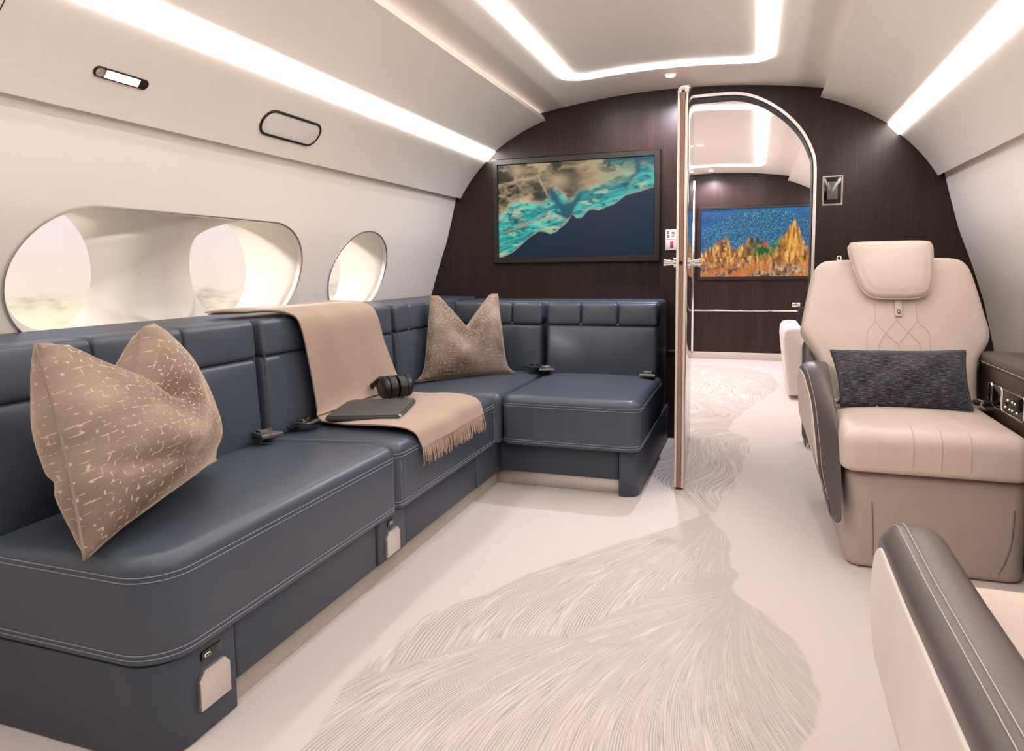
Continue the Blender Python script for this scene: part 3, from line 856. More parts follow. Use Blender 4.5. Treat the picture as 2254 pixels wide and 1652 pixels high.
def frame_geo(xa, xb, za, zb, wd, ya, yb):
    """rectangular bezel, outer xa..xb za..zb, border wd"""
    V = []; F = []
    prof = [(0, ya+.006), (.006, ya), (wd-.004, ya), (wd, ya+.008), (wd, yb), (0, yb)]
    for d, y in prof:
        V += [(xa+d, y, za+d), (xb-d, y, za+d), (xb-d, y, zb-d), (xa+d, y, zb-d)]
    n = len(prof)
    for k in range(n):
        for i in range(4):
            j = (i+1) % 4; q = (k+1) % n; F.append((k*4+i, k*4+j, q*4+j, q*4+i))
    return V, F
def tv(label, xa, xb, za, zb, yw, wd, fn):
    root = thing('television', label, 'television', ((xa+xb)/2, yw, za))
    inv = Matrix.Translation(root.location).inverted()
    o = mesh('frame', *frame_geo(xa, xb, za, zb, wd, yw-.04, yw), 'frame_black', root, sharp=20); o.matrix_parent_inverse = inv
    V, F = box_geo(xa+wd-.004, xb-wd+.004, yw-.022, yw-.001, za+wd-.004, zb-wd+.004, .001); o = mesh('panel', V, F, 'black_gloss', root); o.matrix_parent_inverse = inv
    o = screen('picture', xa+wd, xb-wd, za+wd, zb-wd, yw-.026, fn, root); o.matrix_parent_inverse = inv
tv('wall screen showing an aerial coast of turquoise reef and navy sea', -1.536, -.512, 1.036, 1.672, YB, .038, pic_coast)
tv('wall screen showing an orange coral reef under a shoal of fish', -.585, .80, .862, 1.645, YF, .034, pic_coral)

# chrome framed switch panel on the bulkhead
root = thing('wall_panel', 'small chrome framed dark control panel on the bulkhead right of the doorway', 'control panel', (.385, YB, 1.32))
V, F = frame_geo(-.05, .05, 0, .155, .010, -.010, -.0005); mesh('frame', V, F, 'door_edge', root, sharp=20)
V, F = box_geo(-.041, .041, -.005, -.001, .009, .146, .001); mesh('glass_face', V, F, 'black_gloss', root)
V, F = box_geo(-.026, .026, -.008, -.0045, .03, .125, .002); mesh('touch_plate', V, F, 'smoke', root)
# placard
root = thing('placard', 'small white safety placard on the bulkhead between the screen and the door', 'sign', (-.455, YB, 1.10))
box('plate', -.03, .03, -.004, -.0005, 0, .118, 'white', root, b=.001)
MBp = MB()
for (a, b, c, d) in ((-.024, -.012, .092, .110), (-.022, -.008, .072, .088), (.004, .024, .100, .104), (.004, .022, .092, .096), (.004, .024, .084, .088), (.004, .018, .076, .080), (-.024, .024, .062, .064)):
    MBp.add(*box_geo(a, b, -.0048, -.0038, c, d, .0004))
MBp.obj('pictograms', 'grey_print', root)
box('red_mark', -.004, .014, -.0048, -.0038, .012, .052, 'red', root, b=.0004)

# ------------------------------------------------------------------ door leaf
def door():
    ya, yb = 3.13, 4.05
    root = thing('door_1', 'dark veneered cabin door standing open with pale metal edges', 'door', (-.31, yb, 0), kind='structure')
    inv = Matrix.Translation(root.location).inverted()
    sk = lambda y: -.0167*(yb-y)*0-(y-ya)*.055          # slight swing
    def leaf(nm, xa, xb, y0, y1, mat, r=.002, z0=.012, dz=0):
        top = [(y0, 1.70+dz), (y0+.01, 1.742+dz), (y0+.04, 1.768+dz), (y0+.12, 1.80+dz), (y0+.3, 1.85+dz), (y0+.55, 1.90+dz), (y1, 1.935+dz)] if y1-y0 > .5 else [(y0, 1.745+dz), (y1, 1.755+dz)]
        P = [(y0, z0)]+top+[(y1, z0)]
        V, F = pad_geo(P, xa, xb, r, lambda u, v, w_: (w_+sk(u), u, v), seg=2, caps=()); o = mesh(nm, V, F, mat, root, sharp=30); o.matrix_parent_inverse = inv
    leaf('core', -.318, -.286, ya+.004, yb, 'veneer')
    leaf('veneer_skin', -.286, -.280, ya+.014, yb, 'black_gloss', .001)
    leaf('veneer_skin', -.324, -.318, ya+.014, yb, 'veneer', .001)
    leaf('lock_stile', -.312, -.294, ya-.002, ya+.03, 'door_core', .001)
    def edging(x):
        pts = [(ya, .012), (ya, 1.70), (ya+.012, 1.746), (ya+.045, 1.772)]
        V, F = tube_geo([(x+sk(a), a, b) for a, b in pts], .0062, 10); o = mesh('edge_strip', V, F, 'door_edge', root); o.matrix_parent_inverse = inv
    edging(-.3185); edging(-.287)
    V, F = tube_geo([(-.320, ya+.012, 1.748), (-.314, ya+.014, 1.762), (-.303, ya+.016, 1.768), (-.292, ya+.014, 1.762), (-.286, ya+.012, 1.748)], .008, 10); o = mesh('edge_cap', V, F, 'door_edge', root); o.matrix_parent_inverse = inv
    for s in (-1, 1):
        x0 = -.302+s*.024
        B = MB(); B.add(*tube_geo([(x0, ya+.045, 1.02), (x0+s*.012, ya+.045, 1.02)], .024, 20))
        B.add(*tube_geo([(x0+s*.01, ya+.045, 1.02), (x0+s*.03, ya+.045, 1.02)], .012, 16))
        B.add(*tube_geo([(x0+s*.028, ya+.045, 1.02), (x0+s*.046, ya+.045, 1.02)], lambda t: .015-.003*math.sin(t*3.14), 16))
        B.add(*tube_geo([(x0+s*.046, ya+.045, 1.02), (x0+s*.056, ya+.045, 1.02)], .019, 20))
        o = B.obj('handle', 'chrome', root); o.matrix_parent_inverse = inv
    V, F = tube_geo([(-.303, ya-.004, 1.02), (-.303, ya-.001, 1.02)], .008, 12); o = mesh('latch_bolt', V, F, 'chrome', root); o.matrix_parent_inverse = inv
    for zz in (.06, .95):
        V, F = tube_geo([(-.292+sk(yb), yb+.004, zz-.03), (-.292+sk(yb), yb+.004, zz+.03)], .006, 10); o = mesh('hinge', V, F, 'black', root); o.matrix_parent_inverse = inv
door()

# ------------------------------------------------------------------ overhead fittings on the left bin
def on_bin(y, s, d=0, side=-1):
    """a point on the lower overhead panel: s = 0 at its lower edge .. 1 at the slot"""
    P = LO[::-1]; f = s*(len(P)-1); i = min(int(f), len(P)-2); t = f-i
    a = np.array(P[i])*(1-t)+np.array(P[i+1])*t; e = np.array(P[i+1])-np.array(P[i]); e /= np.linalg.norm(e); nr = np.array([-e[1], e[0]])
    nr = nr if nr[0] < 0 else -nr          # towards the cabin axis
    a = a+nr*d; return (XC+side*a[0], y, a[1])
LB = .287
def bin_pad(nm, yc, sc_, ly, ls, rad, w0, w1, r, mat, root, inv):
    P = rrect(-ly/2, ly/2, -ls/2, ls/2, rad, 8)
    V, F = pad_geo(P, w0, w1, r, lambda u, v, w_: on_bin(yc+u, sc_+v/LB, w_), seg=2, caps=(.6,))
    o = mesh(nm, V, F, mat, root); o.matrix_parent_inverse = inv; return o
root = thing('reading_light', 'slim capsule reading light with a clear lens on the overhead panel', 'light', on_bin(1.545, .42)); inv = Matrix.Translation(root.location).inverted()
bin_pad('housing', 1.545, .42, .178, .032, .0155, -.002, .005, .003, 'bronze', root, inv)
bin_pad('lens', 1.545, .42, .112, .024, .003, .004, .0062, .001, 'read', root, inv)
for yy in (1.475, 1.615): bin_pad('end_cap', yy, .42, .030, .026, .0128, .004, .0066, .002, 'satin' if yy < 1.5 else 'bronze', root, inv)
root = thing('vent_cover', 'oval pale cover with a dark rim on the overhead panel', 'cover', on_bin(2.31, .42)); inv = Matrix.Translation(root.location).inverted()
P = rrect(-.17, .17, -.048, .048, .047, 12)
pts = [on_bin(2.31+a, .42+b/LB, .001) for a, b in P]
V, F = tube_geo(pts, .0055, 8, True); o = mesh('rim', V, F, 'black', root); o.matrix_parent_inverse = inv
bin_pad('cover', 2.31, .42, .335, .091, .045, -.002, .003, .002, 'white', root, inv)

o = tube('panel_joint', [on_bin(1.18, t, .0004) for t in np.linspace(.0, 1, 9)], .0013, 'bronze', bpy.data.objects['trim_2'], n=5)

# ------------------------------------------------------------------ sofa
sofa = thing('corner_sofa', 'blue leather corner sofa with tufted backs along the left wall and bulkhead', 'sofa', (0, 0, 0))
def seat(P, z0, z1, lab=None, r=.036, crown=.022, slope=0.0):
    P = dense(P, .05)
    f = lambda u, v, w_: (u, v, w_-(slope*max(0, -1.2-u) if w_ > .3 else 0))
    o = pad('seat_cushion', P, z0, z1, r, f, 'blue', sofa, crown=crown, seg=6, r0=.012)
    return o
cA = rrect(-1.66, -1.095, 1.0, 1.982, (.038, .10, .038, .038), 10)
cB = rrect(-1.66, -1.095, 1.988, 2.912, (.038, .038, .038, .038), 8)
cC = rrect(-1.66, -1.083, 2.918, 3.70, (.038, .038, .038, .038), 6)
cD = rrect(-1.077, -.448, 2.925, 3.70, (.038, .06, .038, .038), 8)
objs = [seat(P, .205, .432, slope=.05) for P in (cA, cB)]+[seat(cC, .205, .436, slope=.02), seat(cD, .205, .432)]
def stitches(o, P, i0, i1, zs, out=.0005, rad=.0013):
    """top-stitch thread along part of an outline"""
    Q = inset(ccw(dense(P, .05)), -out); B = MB()
    sel = [q for q in Q if i0(q)]
    # order from the sorted angle of the outline (already ordered); rotate so the run is continuous
    k = [i0(q) for q in Q]; s = next((i for i in range(len(Q)) if k[i] and not k[i-1]), 0)
    run = []
    for j in range(len(Q)):
        q = Q[(s+j) % len(Q)]
        if not k[(s+j) % len(Q)]: break
        run.append(q)
    for z in zs:
        B.add(*tube_geo([(a, b, z) for a, b in run], rad, 5))
    B.obj('top_stitching', 'stitch', o)
run_front = lambda x0: (lambda q: q[0] > x0)
stitches(objs[0], cA, lambda q: q[0] > -1.15 or q[1] < 1.02, None, (.395, .384, .232, .222))
stitches(objs[1], cB, lambda q: q[0] > -1.12, None, (.395, .384, .232, .222))
stitches(objs[3], cD, lambda q: q[1] < 2.97 or q[0] > -.47, None, (.395, .384, .232, .222))
# thread along the cushion joints, on the tops
for o, y in ((objs[0], 1.958), (objs[1], 2.012), (objs[1], 2.89)):
    pts = smooth_open([(-1.6, y, .4096), (-1.4, y, .4196), (-1.2, y, .4296), (-1.15, y, .4288), (-1.128, y, .4235), (-1.112, y, .412), (-1.1015, y, .392), (-1.0982, y, .36), (-1.0982, y, .225)], 5)
    tube('top_stitching', pts, .0013, 'stitch', o, n=5)

# bases
pad('base_block', rrect(-1.64, -1.108, 1.002, 1.223, (.01, .085, .004, .004), 10), .0, .205, .006, ZM, 'blue_base', sofa, seg=2, caps=())
blockA = sofa.children[-1]
def base_plate(par, y0, y1, z0, z1, x=-1.108):
    P = [(y0, z0), (y1, z0), (y1, z1-.018), (y1-.014, z1), (y0+.016, z1), (y0, z1-.022)]
    V, F = pad_geo(P, x-.002, x+.012, .0015, XM, seg=2, caps=()); mesh('foot_plate', V, F, 'nickel', par, sharp=30)
def base_socket(par, y0, y1, z0, z1, x=-1.108):
    V, F = pad_geo(rrect(y0, y1, z0, z1, .004, 3), x-.002, x+.004, .001, XM, seg=2, caps=()); o = mesh('power_socket', V, F, 'black_gloss', par)
    B = MB(); B.add(*tube_geo([(x+.005, a, b) for a, b in rrect(y0+.008, y0+.024, z0+.008, z1-.008, .003, 2)], .0016, 5, True)); B.obj('socket_outline', 'satin', par)
base_plate(blockA, 1.104, 1.192, .064, .150); base_socket(blockA, 1.118, 1.178, .166, .188)
def panel(y0, y1): box('base_panel', -1.64, -1.112, y0, y1, .062, .207, 'blue_base', sofa, b=.006)
panel(1.229, 1.862); panel(2.058, 2.692)
box('base_block', -1.64, -1.108, 1.867, 2.053, .062, .207, 'blue_base', sofa, b=.006)
blockB = sofa.children[-1]; base_plate(blockB, 1.906, 1.99, .078, .160); base_socket(blockB, 1.925, 1.962, .172, .192)
box('base_block', -1.64, -1.108, 2.697, 3.0, .062, .207, 'blue_base', sofa, b=.006)
V, F = pad_geo([(-1.6, 0), (-1.128, 0), (-1.132, .05), (-1.145, .062), (-1.6, .062)], 1.225, 3.02, .001, YM, seg=1, caps=()); mesh('toe_kick', V, F, 'kick', sofa, sharp=25)
# return part
box('base_panel', -1.11, -.548, 2.985, 3.2, .066, .207, 'blue_base', sofa, b=.006)
pad('base_block', rrect(-.543, -.458, 2.958, 4.09, (.004, .055, .01, .004), 8), 0, .207, .006, ZM, 'blue_base', sofa, seg=2, caps=())
box('toe_kick', -1.13, -.545, 3.0, 3.2, 0, .066, 'nickel', sofa, b=.004, label='pale metal toe kick')
box('base_core', -1.64, -.55, 3.02, 4.08, .01, .2, 'blue_base', sofa, b=.004)

# backs: x- or y-facing tufted sections
def back_x(y0, y1, cols, nm='backrest'):
    """faces +x, runs along y"""
    lean = lambda z: -.06*(z-.43)
    f = lambda u, v, w_: (-1.597-(.115-w_)+lean(v), u, v)
    o = pad(nm, dense(rrect(y0, y1, .40, .708, .022, 5), .06), 0, .115, .024, f, 'blue', sofa, crown=.012, seg=5)
    inner = rrect(y0+.001, y1-.001, .40, .83, .02)
    for a, b in zip(cols[:-1], cols[1:]):
        pad('tufted_panel', dense(rrect(a+.001, b-.001, .706, .835, .02, 5), .05), 0, .119, .018, f, 'blue', o, crown=.003, seg=5)
    for c in cols[1:-1]:
        V, F = dome_geo((-1.597+lean(.708)-.016, c, .708), (1, 0, 0), .013, .014); mesh('button', V, F, 'blue', o)
    for yy in (y0+.012, y1-.012):
        tube('edge_piping', smooth_open([(-1.592+lean(.42)-.012, yy, .42), (-1.592+lean(.6)-.012, yy, .6), (-1.592+lean(.79)-.012, yy, .79), (-1.605-.045, yy, .833)], 5), .004, 'blue', o, n=6)
    return o
def back_y(x0, x1, cols, yf=3.625):
    lean = lambda z: .10*(z-.43)
    f = lambda u, v, w_: (u, yf+(.115-w_)+lean(v), v)
    o = pad('backrest', dense(rrect(x0, x1, .40, .698, .022, 5), .06), 0, .115, .024, f, 'blue', sofa, crown=.012, seg=5)
    for a, b in zip(cols[:-1], cols[1:]):
        pad('tufted_panel', dense(rrect(a+.001, b-.001, .696, .815, .02, 5), .05), 0, .119, .018, f, 'blue', o, crown=.003, seg=5)
    for c in cols[1:-1]:
        V, F = dome_geo((c, yf+lean(.7)+.016, .698), (0, -1, 0), .013, .014); mesh('button', V, F, 'blue', o)
    return o
back_x(1.0, 1.955, [1.0, 1.335, 1.640, 1.955])
back_x(1.985, 2.91, [1.985, 2.30, 2.61, 2.91])
back_x(2.95, 3.66, [2.95, 3.09, 3.30, 3.66])
back_y(-1.63, -1.10, [-1.63, -1.45, -1.275, -1.10])
back_y(-1.07, -.468, [-1.07, -.88, -.678, -.468])
# shelf behind the backs
P = [(-1.66, .004), (-1.66, .815), (-1.675, .833), (-1.972, .838), (-1.985, .30), (-2.0, .004)]
V, F = pad_geo(P, .98, 4.09, .003, YM, seg=2, caps=()); mesh('back_shelf', V, F, 'blue', sofa, sharp=30)
V, F = pad_geo(rrect(-1.66, -.472, 3.74, 4.09, (.01, .02, .02, .01), 5), .1, .822, .025, ZM, seg=5); mesh('back_shelf', V, F, 'blue', sofa)

# seat belts
def belt(x, y, z, ang, nm='seat_belt'):
    def rot(V):
        c, s = math.cos(ang), math.sin(ang); return [(x+a*c-b*s, y+a*s+b*c, z+d) for a, b, d in V]
    V, F = box_geo(-.03, .03, -.05, .0, 0, .005, .002); o = mesh(nm, rot(V), F, 'black', sofa)
    B = MB()
    V, F = pad_geo(rrect(-.028, .028, -.004, .052, .006, 3), .006, .020, .004, ZM, seg=2, caps=()); B.add(rot(V), F)
    V, F = pad_geo(rrect(-.020, .020, .004, .03, .004, 3), .019, .026, .002, ZM, seg=2, caps=()); B.add(rot(V), F)
    V, F = tube_geo([(-.032, .054, .013), (.032, .054, .013)], .006, 8); B.add(rot(V), F)
    B.V = [(x+(a-x)*1.25, y+(b-y)*1.25, z+(c-z)*1.35) for a, b, c in B.V]; B.obj('buckle', 'gunmetal', o)
belt(-1.585, 1.92, .436, R(-110)); belt(-1.575, 2.11, .432, R(-80)); belt(-1.11, 3.60, .452, R(150)); belt(-1.06, 3.59, .448, R(200)); belt(-.505, 3.60, .436, R(180))

# ------------------------------------------------------------------ cushions
def pillow(label, nm, TL, TR, BL, BR, thick, chop, mat, cat='pillow', grp=None, n=34, nrm=None, puff=1.0, pinch=.05, fold=.0, ear=0.0):
    TL, TR, BL, BR = [Vector(p) for p in (TL, TR, BL, BR)]
    nv = nrm if nrm else (TR-TL+BR-BL).cross(TL-BL+TR-BR).normalized()
    V = []; F = []; uv = []
    for side in (1, -1):
        for j in range(n+1):
            for i in range(n+1):
                u = 2*i/n-1; v = 2*j/n-1
                # concave sides, pointed corners
                uu_ = u*(1-pinch*(1-v*v)); vv_ = v*(1-pinch*(1-u*u))
                if ear and v < 0:
                    k_ = ear*abs(u)**7*abs(v)**9; uu_ *= 1+k_
                if chop: vv_ -= chop*max(0, v*.5+.5)**2.2*max(0, 1-abs(u)/.78)**1.15
                a, b = (uu_+1)/2, (vv_+1)/2
                p = (BL*(1-a)+BR*a)*(1-b)+(TL*(1-a)+TR*a)*b
                e = max(0, (1-u*u))**.5*max(0, (1-v*v))**.5*(1-.35*max(0, -v)*abs(u)**2)
                t = thick*.5*e*puff
                if chop: t *= 1+.35*max(0, -v)*.6-.35*math.exp(-(u/.22)**2)*max(0, v)
                t += .004*math.sin(9*u+5*v)*e+.006*math.sin(5*v-7*u+2)*e
                if fold: t -= fold*math.exp(-((v+.62+.35*u)/.07)**2)*e
                V.append(p+nv*(t*side+.003*side)); uv.append(((u+1)/2, (v+1)/2))
    N1 = (n+1)*(n+1)
    for s in range(2):
        for j in range(n):
            for i in range(n):
                a = s*N1+j*(n+1)+i; q = (a, a+1, a+n+2, a+n+1); F.append(q if s == 0 else q[::-1])
    bd = [i for i in range(n+1)]+[(j+1)*(n+1)-1 for j in range(1, n+1)]+[N1-1-i for i in range(1, n+1)]+[(n-j)*(n+1) for j in range(1, n)]
    for k in range(len(bd)):
        a, b = bd[k], bd[(k+1) % len(bd)]; F.append((b, a, a+N1, b+N1))
    root = thing(nm, label, cat, tuple(BL*.5+BR*.5), grp)
    inv = Matrix.Translation(root.location).inverted()
    o = mesh('cover', V, F, mat, root, uv=uv, sharp=0); o.matrix_parent_inverse = inv
    V2, F2 = tube_geo([(V[i]+V[i+N1])*.5 for i in bd], .0035, 6, True)
    o = mesh('seam', V2, F2, mat, root, sharp=0); o.matrix_parent_inverse = inv
    return root
pillow('large taupe velvet cushion with a dented top on the near end of the sofa', 'velvet_cushion',
       (-1.445, 1.055, .852), (-1.49, 1.41, .868), (-1.245, .975, .437), (-1.42, 1.53, .475), .33, .78, 'velvet', 'cushion', pinch=.055, fold=.03)
pillow('smaller taupe velvet cushion with a dented top in the corner of the sofa', 'velvet_cushion',
       (-1.575, 3.25, .868), (-1.285, 3.46, .870), (-1.555, 3.105, .449), (-1.225, 3.43, .454), .20, .80, 'velvet', 'cushion', pinch=.012, ear=.20)
pillow('long navy heathered lumbar cushion on the cream armchair', 'lumbar_cushion',
       (.285, 2.92, .675), (.735, 2.92, .685), (.315, 2.80, .482), (.738, 2.80, .488), .12, 0, 'heather', 'cushion', pinch=.045)

# ------------------------------------------------------------------ throw
def throw():
    root = thing('throw_blanket', 'beige fringed wool throw draped over the sofa back and seat', 'blanket', (-1.6, 2.45, .45))
    inv = Matrix.Translation(root.location).inverted()
    L = [(-1.85, 1.99, .848), (-1.74, 2.02, .850), (-1.665, 2.09, .855), (-1.605, 2.135, .842), (-1.578, 2.155, .80), (-1.576, 2.185, .66), (-1.57, 2.21, .50), (-1.55, 2.20, .452), (-1.50, 2.16, .446), (-1.38, 2.12, .452), (-1.22, 2.105, .458), (-1.13, 2.105, .455), (-1.093, 2.115, .435), (-1.082, 2.135, .385)]
    Rr = [(-1.85, 2.60, .852), (-1.74, 2.62, .856), (-1.665, 2.645, .86), (-1.605, 2.665, .844), (-1.578, 2.68, .80), (-1.574, 2.725, .68), (-1.545, 2.785, .52), (-1.51, 2.79, .468), (-1.46, 2.76, .455), (-1.34, 2.70, .458), (-1.22, 2.72, .460), (-1.13, 2.715, .457), (-1.093, 2.705, .437), (-1.082, 2.715, .39)]
    L = smooth_open(L, 4); Rr = smooth_open(Rr, 4); n = 18
    def layer(nm, off, dy, s0, s1, th):
        A = [Vector(p) for p in L[s0:s1]]; Bq = [Vector(p) for p in Rr[s0:s1]]; m = len(A); top = []; bot = []
        for k in range(m):
            a0, b0 = A[max(k-1, 0)], A[min(k+1, m-1)]; T = (b0-a0).normalized()
            for i in range(n+1):
                t = i/n; p = A[k].lerp(Bq[k], t)+Vector((0, dy*(1-2*t), 0)); nr = T.cross((Bq[k]-A[k]).normalized()); nr = nr if (nr.z > 0 or nr.x > 0) else -nr
                wv = .004*math.sin(t*7+k*.35)+.003*math.sin(t*15-k*.2); 
                top.append(p+nr*(off+th+max(-.002, wv))); bot.append(p+nr*(off+max(-.002, wv)))
        V = top+bot; K = len(top); F = []
        for k in range(m-1):
            for i in range(n):
                a = k*(n+1)+i; F.append((a, a+1, a+n+2, a+n+1)); F.append((K+a, K+a+n+1, K+a+n+2, K+a+1))
        ed = [i for i in range(n+1)]+[(k+1)*(n+1)-1 for k in range(1, m)]+[m*(n+1)-1-i for i in range(1, n+1)]+[(m-1-k)*(n+1) for k in range(1, m-1)]
        for q in range(len(ed)):
            a, b = ed[q], ed[(q+1) % len(ed)]; F.append((a, b, K+b, K+a))
        o = mesh(nm, V, F, 'wool', root, sharp=60); o.matrix_parent_inverse = inv; return top, m
    top, m = layer('lower_fold', .001, 0, 0, len(L), .005)
    layer('upper_fold', .009, -.012, 0, 29, .006)
    B = MB(); e0 = top[-(n+1)]; e1 = top[-1]
    for i in range(78):
        t = (i+.5*random.random())/78; p = Vector(e0).lerp(Vector(e1), t); dx = .004+.006*random.random(); ln = .05+.022*random.random(); sw = (random.random()-.5)*.018
        pts = [p+Vector((-.003, 0, .003)), p+Vector((dx*.5, sw*.3, -ln*.4)), p+Vector((dx, sw*.8, -ln*.8)), p+Vector((dx*.9, sw, -ln))]
        B.add(*tube_geo(pts, lambda q: .0030-.0012*q, 5))
    o = B.obj('fringe', 'wool', root, kind='stuff'); o.matrix_parent_inverse = inv
throw()

# slim folio on the throw
root = thing('tablet', 'slim dark grey tablet in a folio lying on the beige throw', 'tablet', (-1.378, 2.314, .462)); root.rotation_euler = (0, R(-1.0), R(17))
pad('folio', rrect(-.138, .138, -.165, .165, .012, 4), .0, .014, .003, ZM, 'graphite', root, seg=2, caps=())
pad('screen_slab', rrect(-.134, .134, -.161, .161, .010, 4), .0142, .018, .001, ZM, 'graphite', root, seg=2, caps=())
box('clasp', .122, .140, -.156, -.128, .004, .017, 'chrome', root, b=.003)

def headphones():
    root = thing('headphones', 'black over ear headphones lying on the throw beside the tablet', 'headphones', (-1.405, 2.56, .464)); root.rotation_euler = (0, 0, R(-40)); root.scale = (1.32, 1.25, 1.15)
    for s in (-1, 1):
        P = [(.046*math.cos(2*math.pi*i/28), .041*math.sin(2*math.pi*i/28)+.041) for i in range(28)]
        f = lambda u, v, w_, s=s: (u-.02, s*(.003+w_), v+.002)
        pad('ear_cup', P, .022, .050, .014, f, 'black', root, crown=.004, seg=4)
        pad('ear_pad', P, .0, .026, .003, f, 'black', root, seg=4)
        tube('yoke', [(-.02, s*.050, .080), (-.045, s*.051, .068), (-.060, s*.050, .056)], .007, 'black', root, n=8)
    pts = [(-.055, -.050, .06), (-.085, -.056, .040), (-.115, -.050, .024), (-.138, -.028, .016), (-.145, 0, .014), (-.138, .028, .016), (-.115, .050, .024), (-.085, .056, .040), (-.055, .050, .06)]
    tube('headband', smooth_open(pts, 4), .010, 'black', root, n=10)
headphones()

# ------------------------------------------------------------------ cream armchair
LEAN = .345
def armchair():
    root = thing('armchair', 'cream leather club armchair facing the camera with quilted back and dark arms', 'armchair', (.54, 2.75, 0))
    inv = Matrix.Translation(root.location).inverted()
    def A(o, lab=None):
        o.matrix_parent_inverse = inv
        if lab: o['label'] = lab
        return o
    A(pad('plinth', dense(rrect(.30, .82, 2.475, 3.05, .05, 6), .06), .002, .322, .02, lambda u, v, w_: (u+.02*max(0, .32-w_)*(1 if u < .5 else 0), v, w_), 'taupe', root, seg=4))
    s = A(pad('seat_cushion', dense(rrect(.284, .815, 2.44, 3.06, (.05, .05, .05, .05), 6), .05), .332, .475, .05, ZM, 'cream', root, crown=.014, seg=6, r0=.02))
    for x in (.487, .565, .644):
        pts = smooth_open([(x-.07, 2.93, .487), (x-.055, 2.8, .4875), (x-.02, 2.66, .486), (x, 2.56, .481), (x, 2.49, .4755), (x, 2.456, .461), (x, 2.4405, .43), (x, 2.4395, .36)], 5)
        A(tube('quilt_seam', pts, .0018, 'stitch_cream', s, n=5)).matrix_parent_inverse = s.matrix_world.inverted() if False else Matrix()
    A(tube('seam', smooth_open([(.775, 2.473, .24), (.772, 2.473, .14), (.757, 2.473, .07), (.742, 2.475, .03)], 5), .002, 'seam_taupe', root, n=5))
    A(tube('seam', [(.38, 2.473, .23), (.386, 2.473, .15), (.39, 2.473, .05)], .0014, 'seam_taupe', root, n=5))
    # back
    nrm = Vector((0, -1, LEAN)).normalized(); yo = 3.0
    def bm(u, v, w_): return (u, yo+(v-.45)*LEAN-w_*nrm.y*-1*-1 if False else yo+(v-.45)*LEAN+w_*nrm.y, v+w_*nrm.z)
    O = [(.30, .44), (.288, .52), (.268, .587), (.250, .640), (.212, .700), (.192, .738), (.195, .783), (.222, .93), (.238, .985), (.262, 1.016), (.30, 1.030), (.42, 1.034), (.55, 1.036), (.68, 1.036), (.756, 1.032), (.792, 1.014), (.817, .965), (.850, .82), (.865, .745), (.856, .70), (.826, .645), (.816, .577), (.812, .50), (.808, .44)]
    b = A(pad('backrest', smooth_closed(O, 3), -.11, .0, .035, bm, 'cream', root, crown=.016, seg=6))
    H = [(.365, 1.045), (.37, 1.068), (.39, 1.078), (.52, 1.08), (.64, 1.078), (.662, 1.066), (.667, 1.04), (.664, .95), (.656, .90), (.636, .868), (.60, .856), (.53, .854), (.47, .856), (.435, .868), (.41, .90), (.39, .955)]
    h = A(pad('headrest', smooth_closed(H, 4), .0, .062, .022, bm, 'cream', root, crown=.012, seg=6))
    A(tube('headrest_piping', [bm(u, v, .044) for u, v in inset(ccw(smooth_closed(H, 4)), -.0008)], .0028, 'cream', h, n=6, closed=True)).matrix_parent_inverse = Matrix()
    # pull tab with its printed mark
    tb = A(pad('pull_tab', rrect(.532, .558, .79, .862, .004, 3), .017, .026, .002, bm, 'cream', root, seg=2, caps=()))
    A(tube('tab_mark', [bm(u, v, .0268) for u, v in rrect(.5395, .5505, .802, .815, .005, 4)], .0016, 'shell', tb, n=5, closed=True)).matrix_parent_inverse = Matrix()
    A(tube('tab_mark', [bm(.547, .804, .0268), bm(.552, .800, .0268)], .0016, 'shell', tb, n=5)).matrix_parent_inverse = Matrix()
    A(tube('coat_ring', [bm(.338+.008*math.cos(a), 1.040+.010*math.sin(a), -.03) for a in np.linspace(0, 2*math.pi, 14)[:-1]], .0028, 'satin', root, n=6, closed=True))
    # quilting
    def crown_w(u, v): return .0145*max(0, 1-((u-.53)/.36)**2)*max(.0, 1-((v-.74)/.34)**2)+.0008
    def q(pts):
        P = smooth_open(pts, 4) if len(pts) > 2 else [tuple(np.array(pts[0])*(1-t)+np.array(pts[1])*t) for t in np.linspace(0, 1, 6)]
        A(tube('quilt_seam', [bm(u, v, crown_w(u, v)) for u, v in P], .0019, 'stitch_cream', b, n=5)).matrix_parent_inverse = Matrix()
    q([(.462, .86), (.463, .80), (.466, .768), (.503, .722), (.54, .686), (.545, .67), (.545, .62)])
    q([(.535, .86), (.537, .80), (.541, .775), (.58, .73), (.612, .695), (.617, .678), (.617, .62)])
    q([(.608, .86), (.610, .80), (.614, .77), (.645, .738), (.652, .715), (.653, .62)])
    q([(.537, .775), (.503, .730), (.476, .685), (.471, .66), (.470, .62)])
    q([(.61, .77), (.575, .726), (.547, .69)])
    q([(.463, .768), (.438, .738), (.432, .715), (.431, .62)])
    # shell behind the back
    A(pad('back_shell', dense(rrect(.202, .855, .30, .745, .05, 6), .08), -.17, -.10, .03, bm, 'shell', root, seg=4))
    A(box('shell_foot', .30, .78, 3.06, 3.2, .01, .40, 'shell', root, b=.02))
    # aisle-side arm: a leaf that sweeps down to a point at the front
    CI = [(2.445, .176), (2.60, .225), (2.80, .30), (2.96, .355), (3.04, .395), (3.10, .46), (3.11, .55), (3.07, .60), (2.98, .605), (2.87, .562), (2.70, .492), (2.58, .430), (2.517, .366), (2.465, .285), (2.437, .20)]
    CO = [(2.480, .178), (2.60, .228), (2.80, .300), (2.98, .358), (3.085, .392), (3.18, .445), (3.25, .520), (3.17, .574), (3.02, .580), (2.92, .543), (2.82, .487), (2.76, .415), (2.705, .340), (2.650, .268), (2.510, .192)]
    SI, SO = smooth_closed(CI, 4), smooth_closed(CO, 4); n = len(SI)
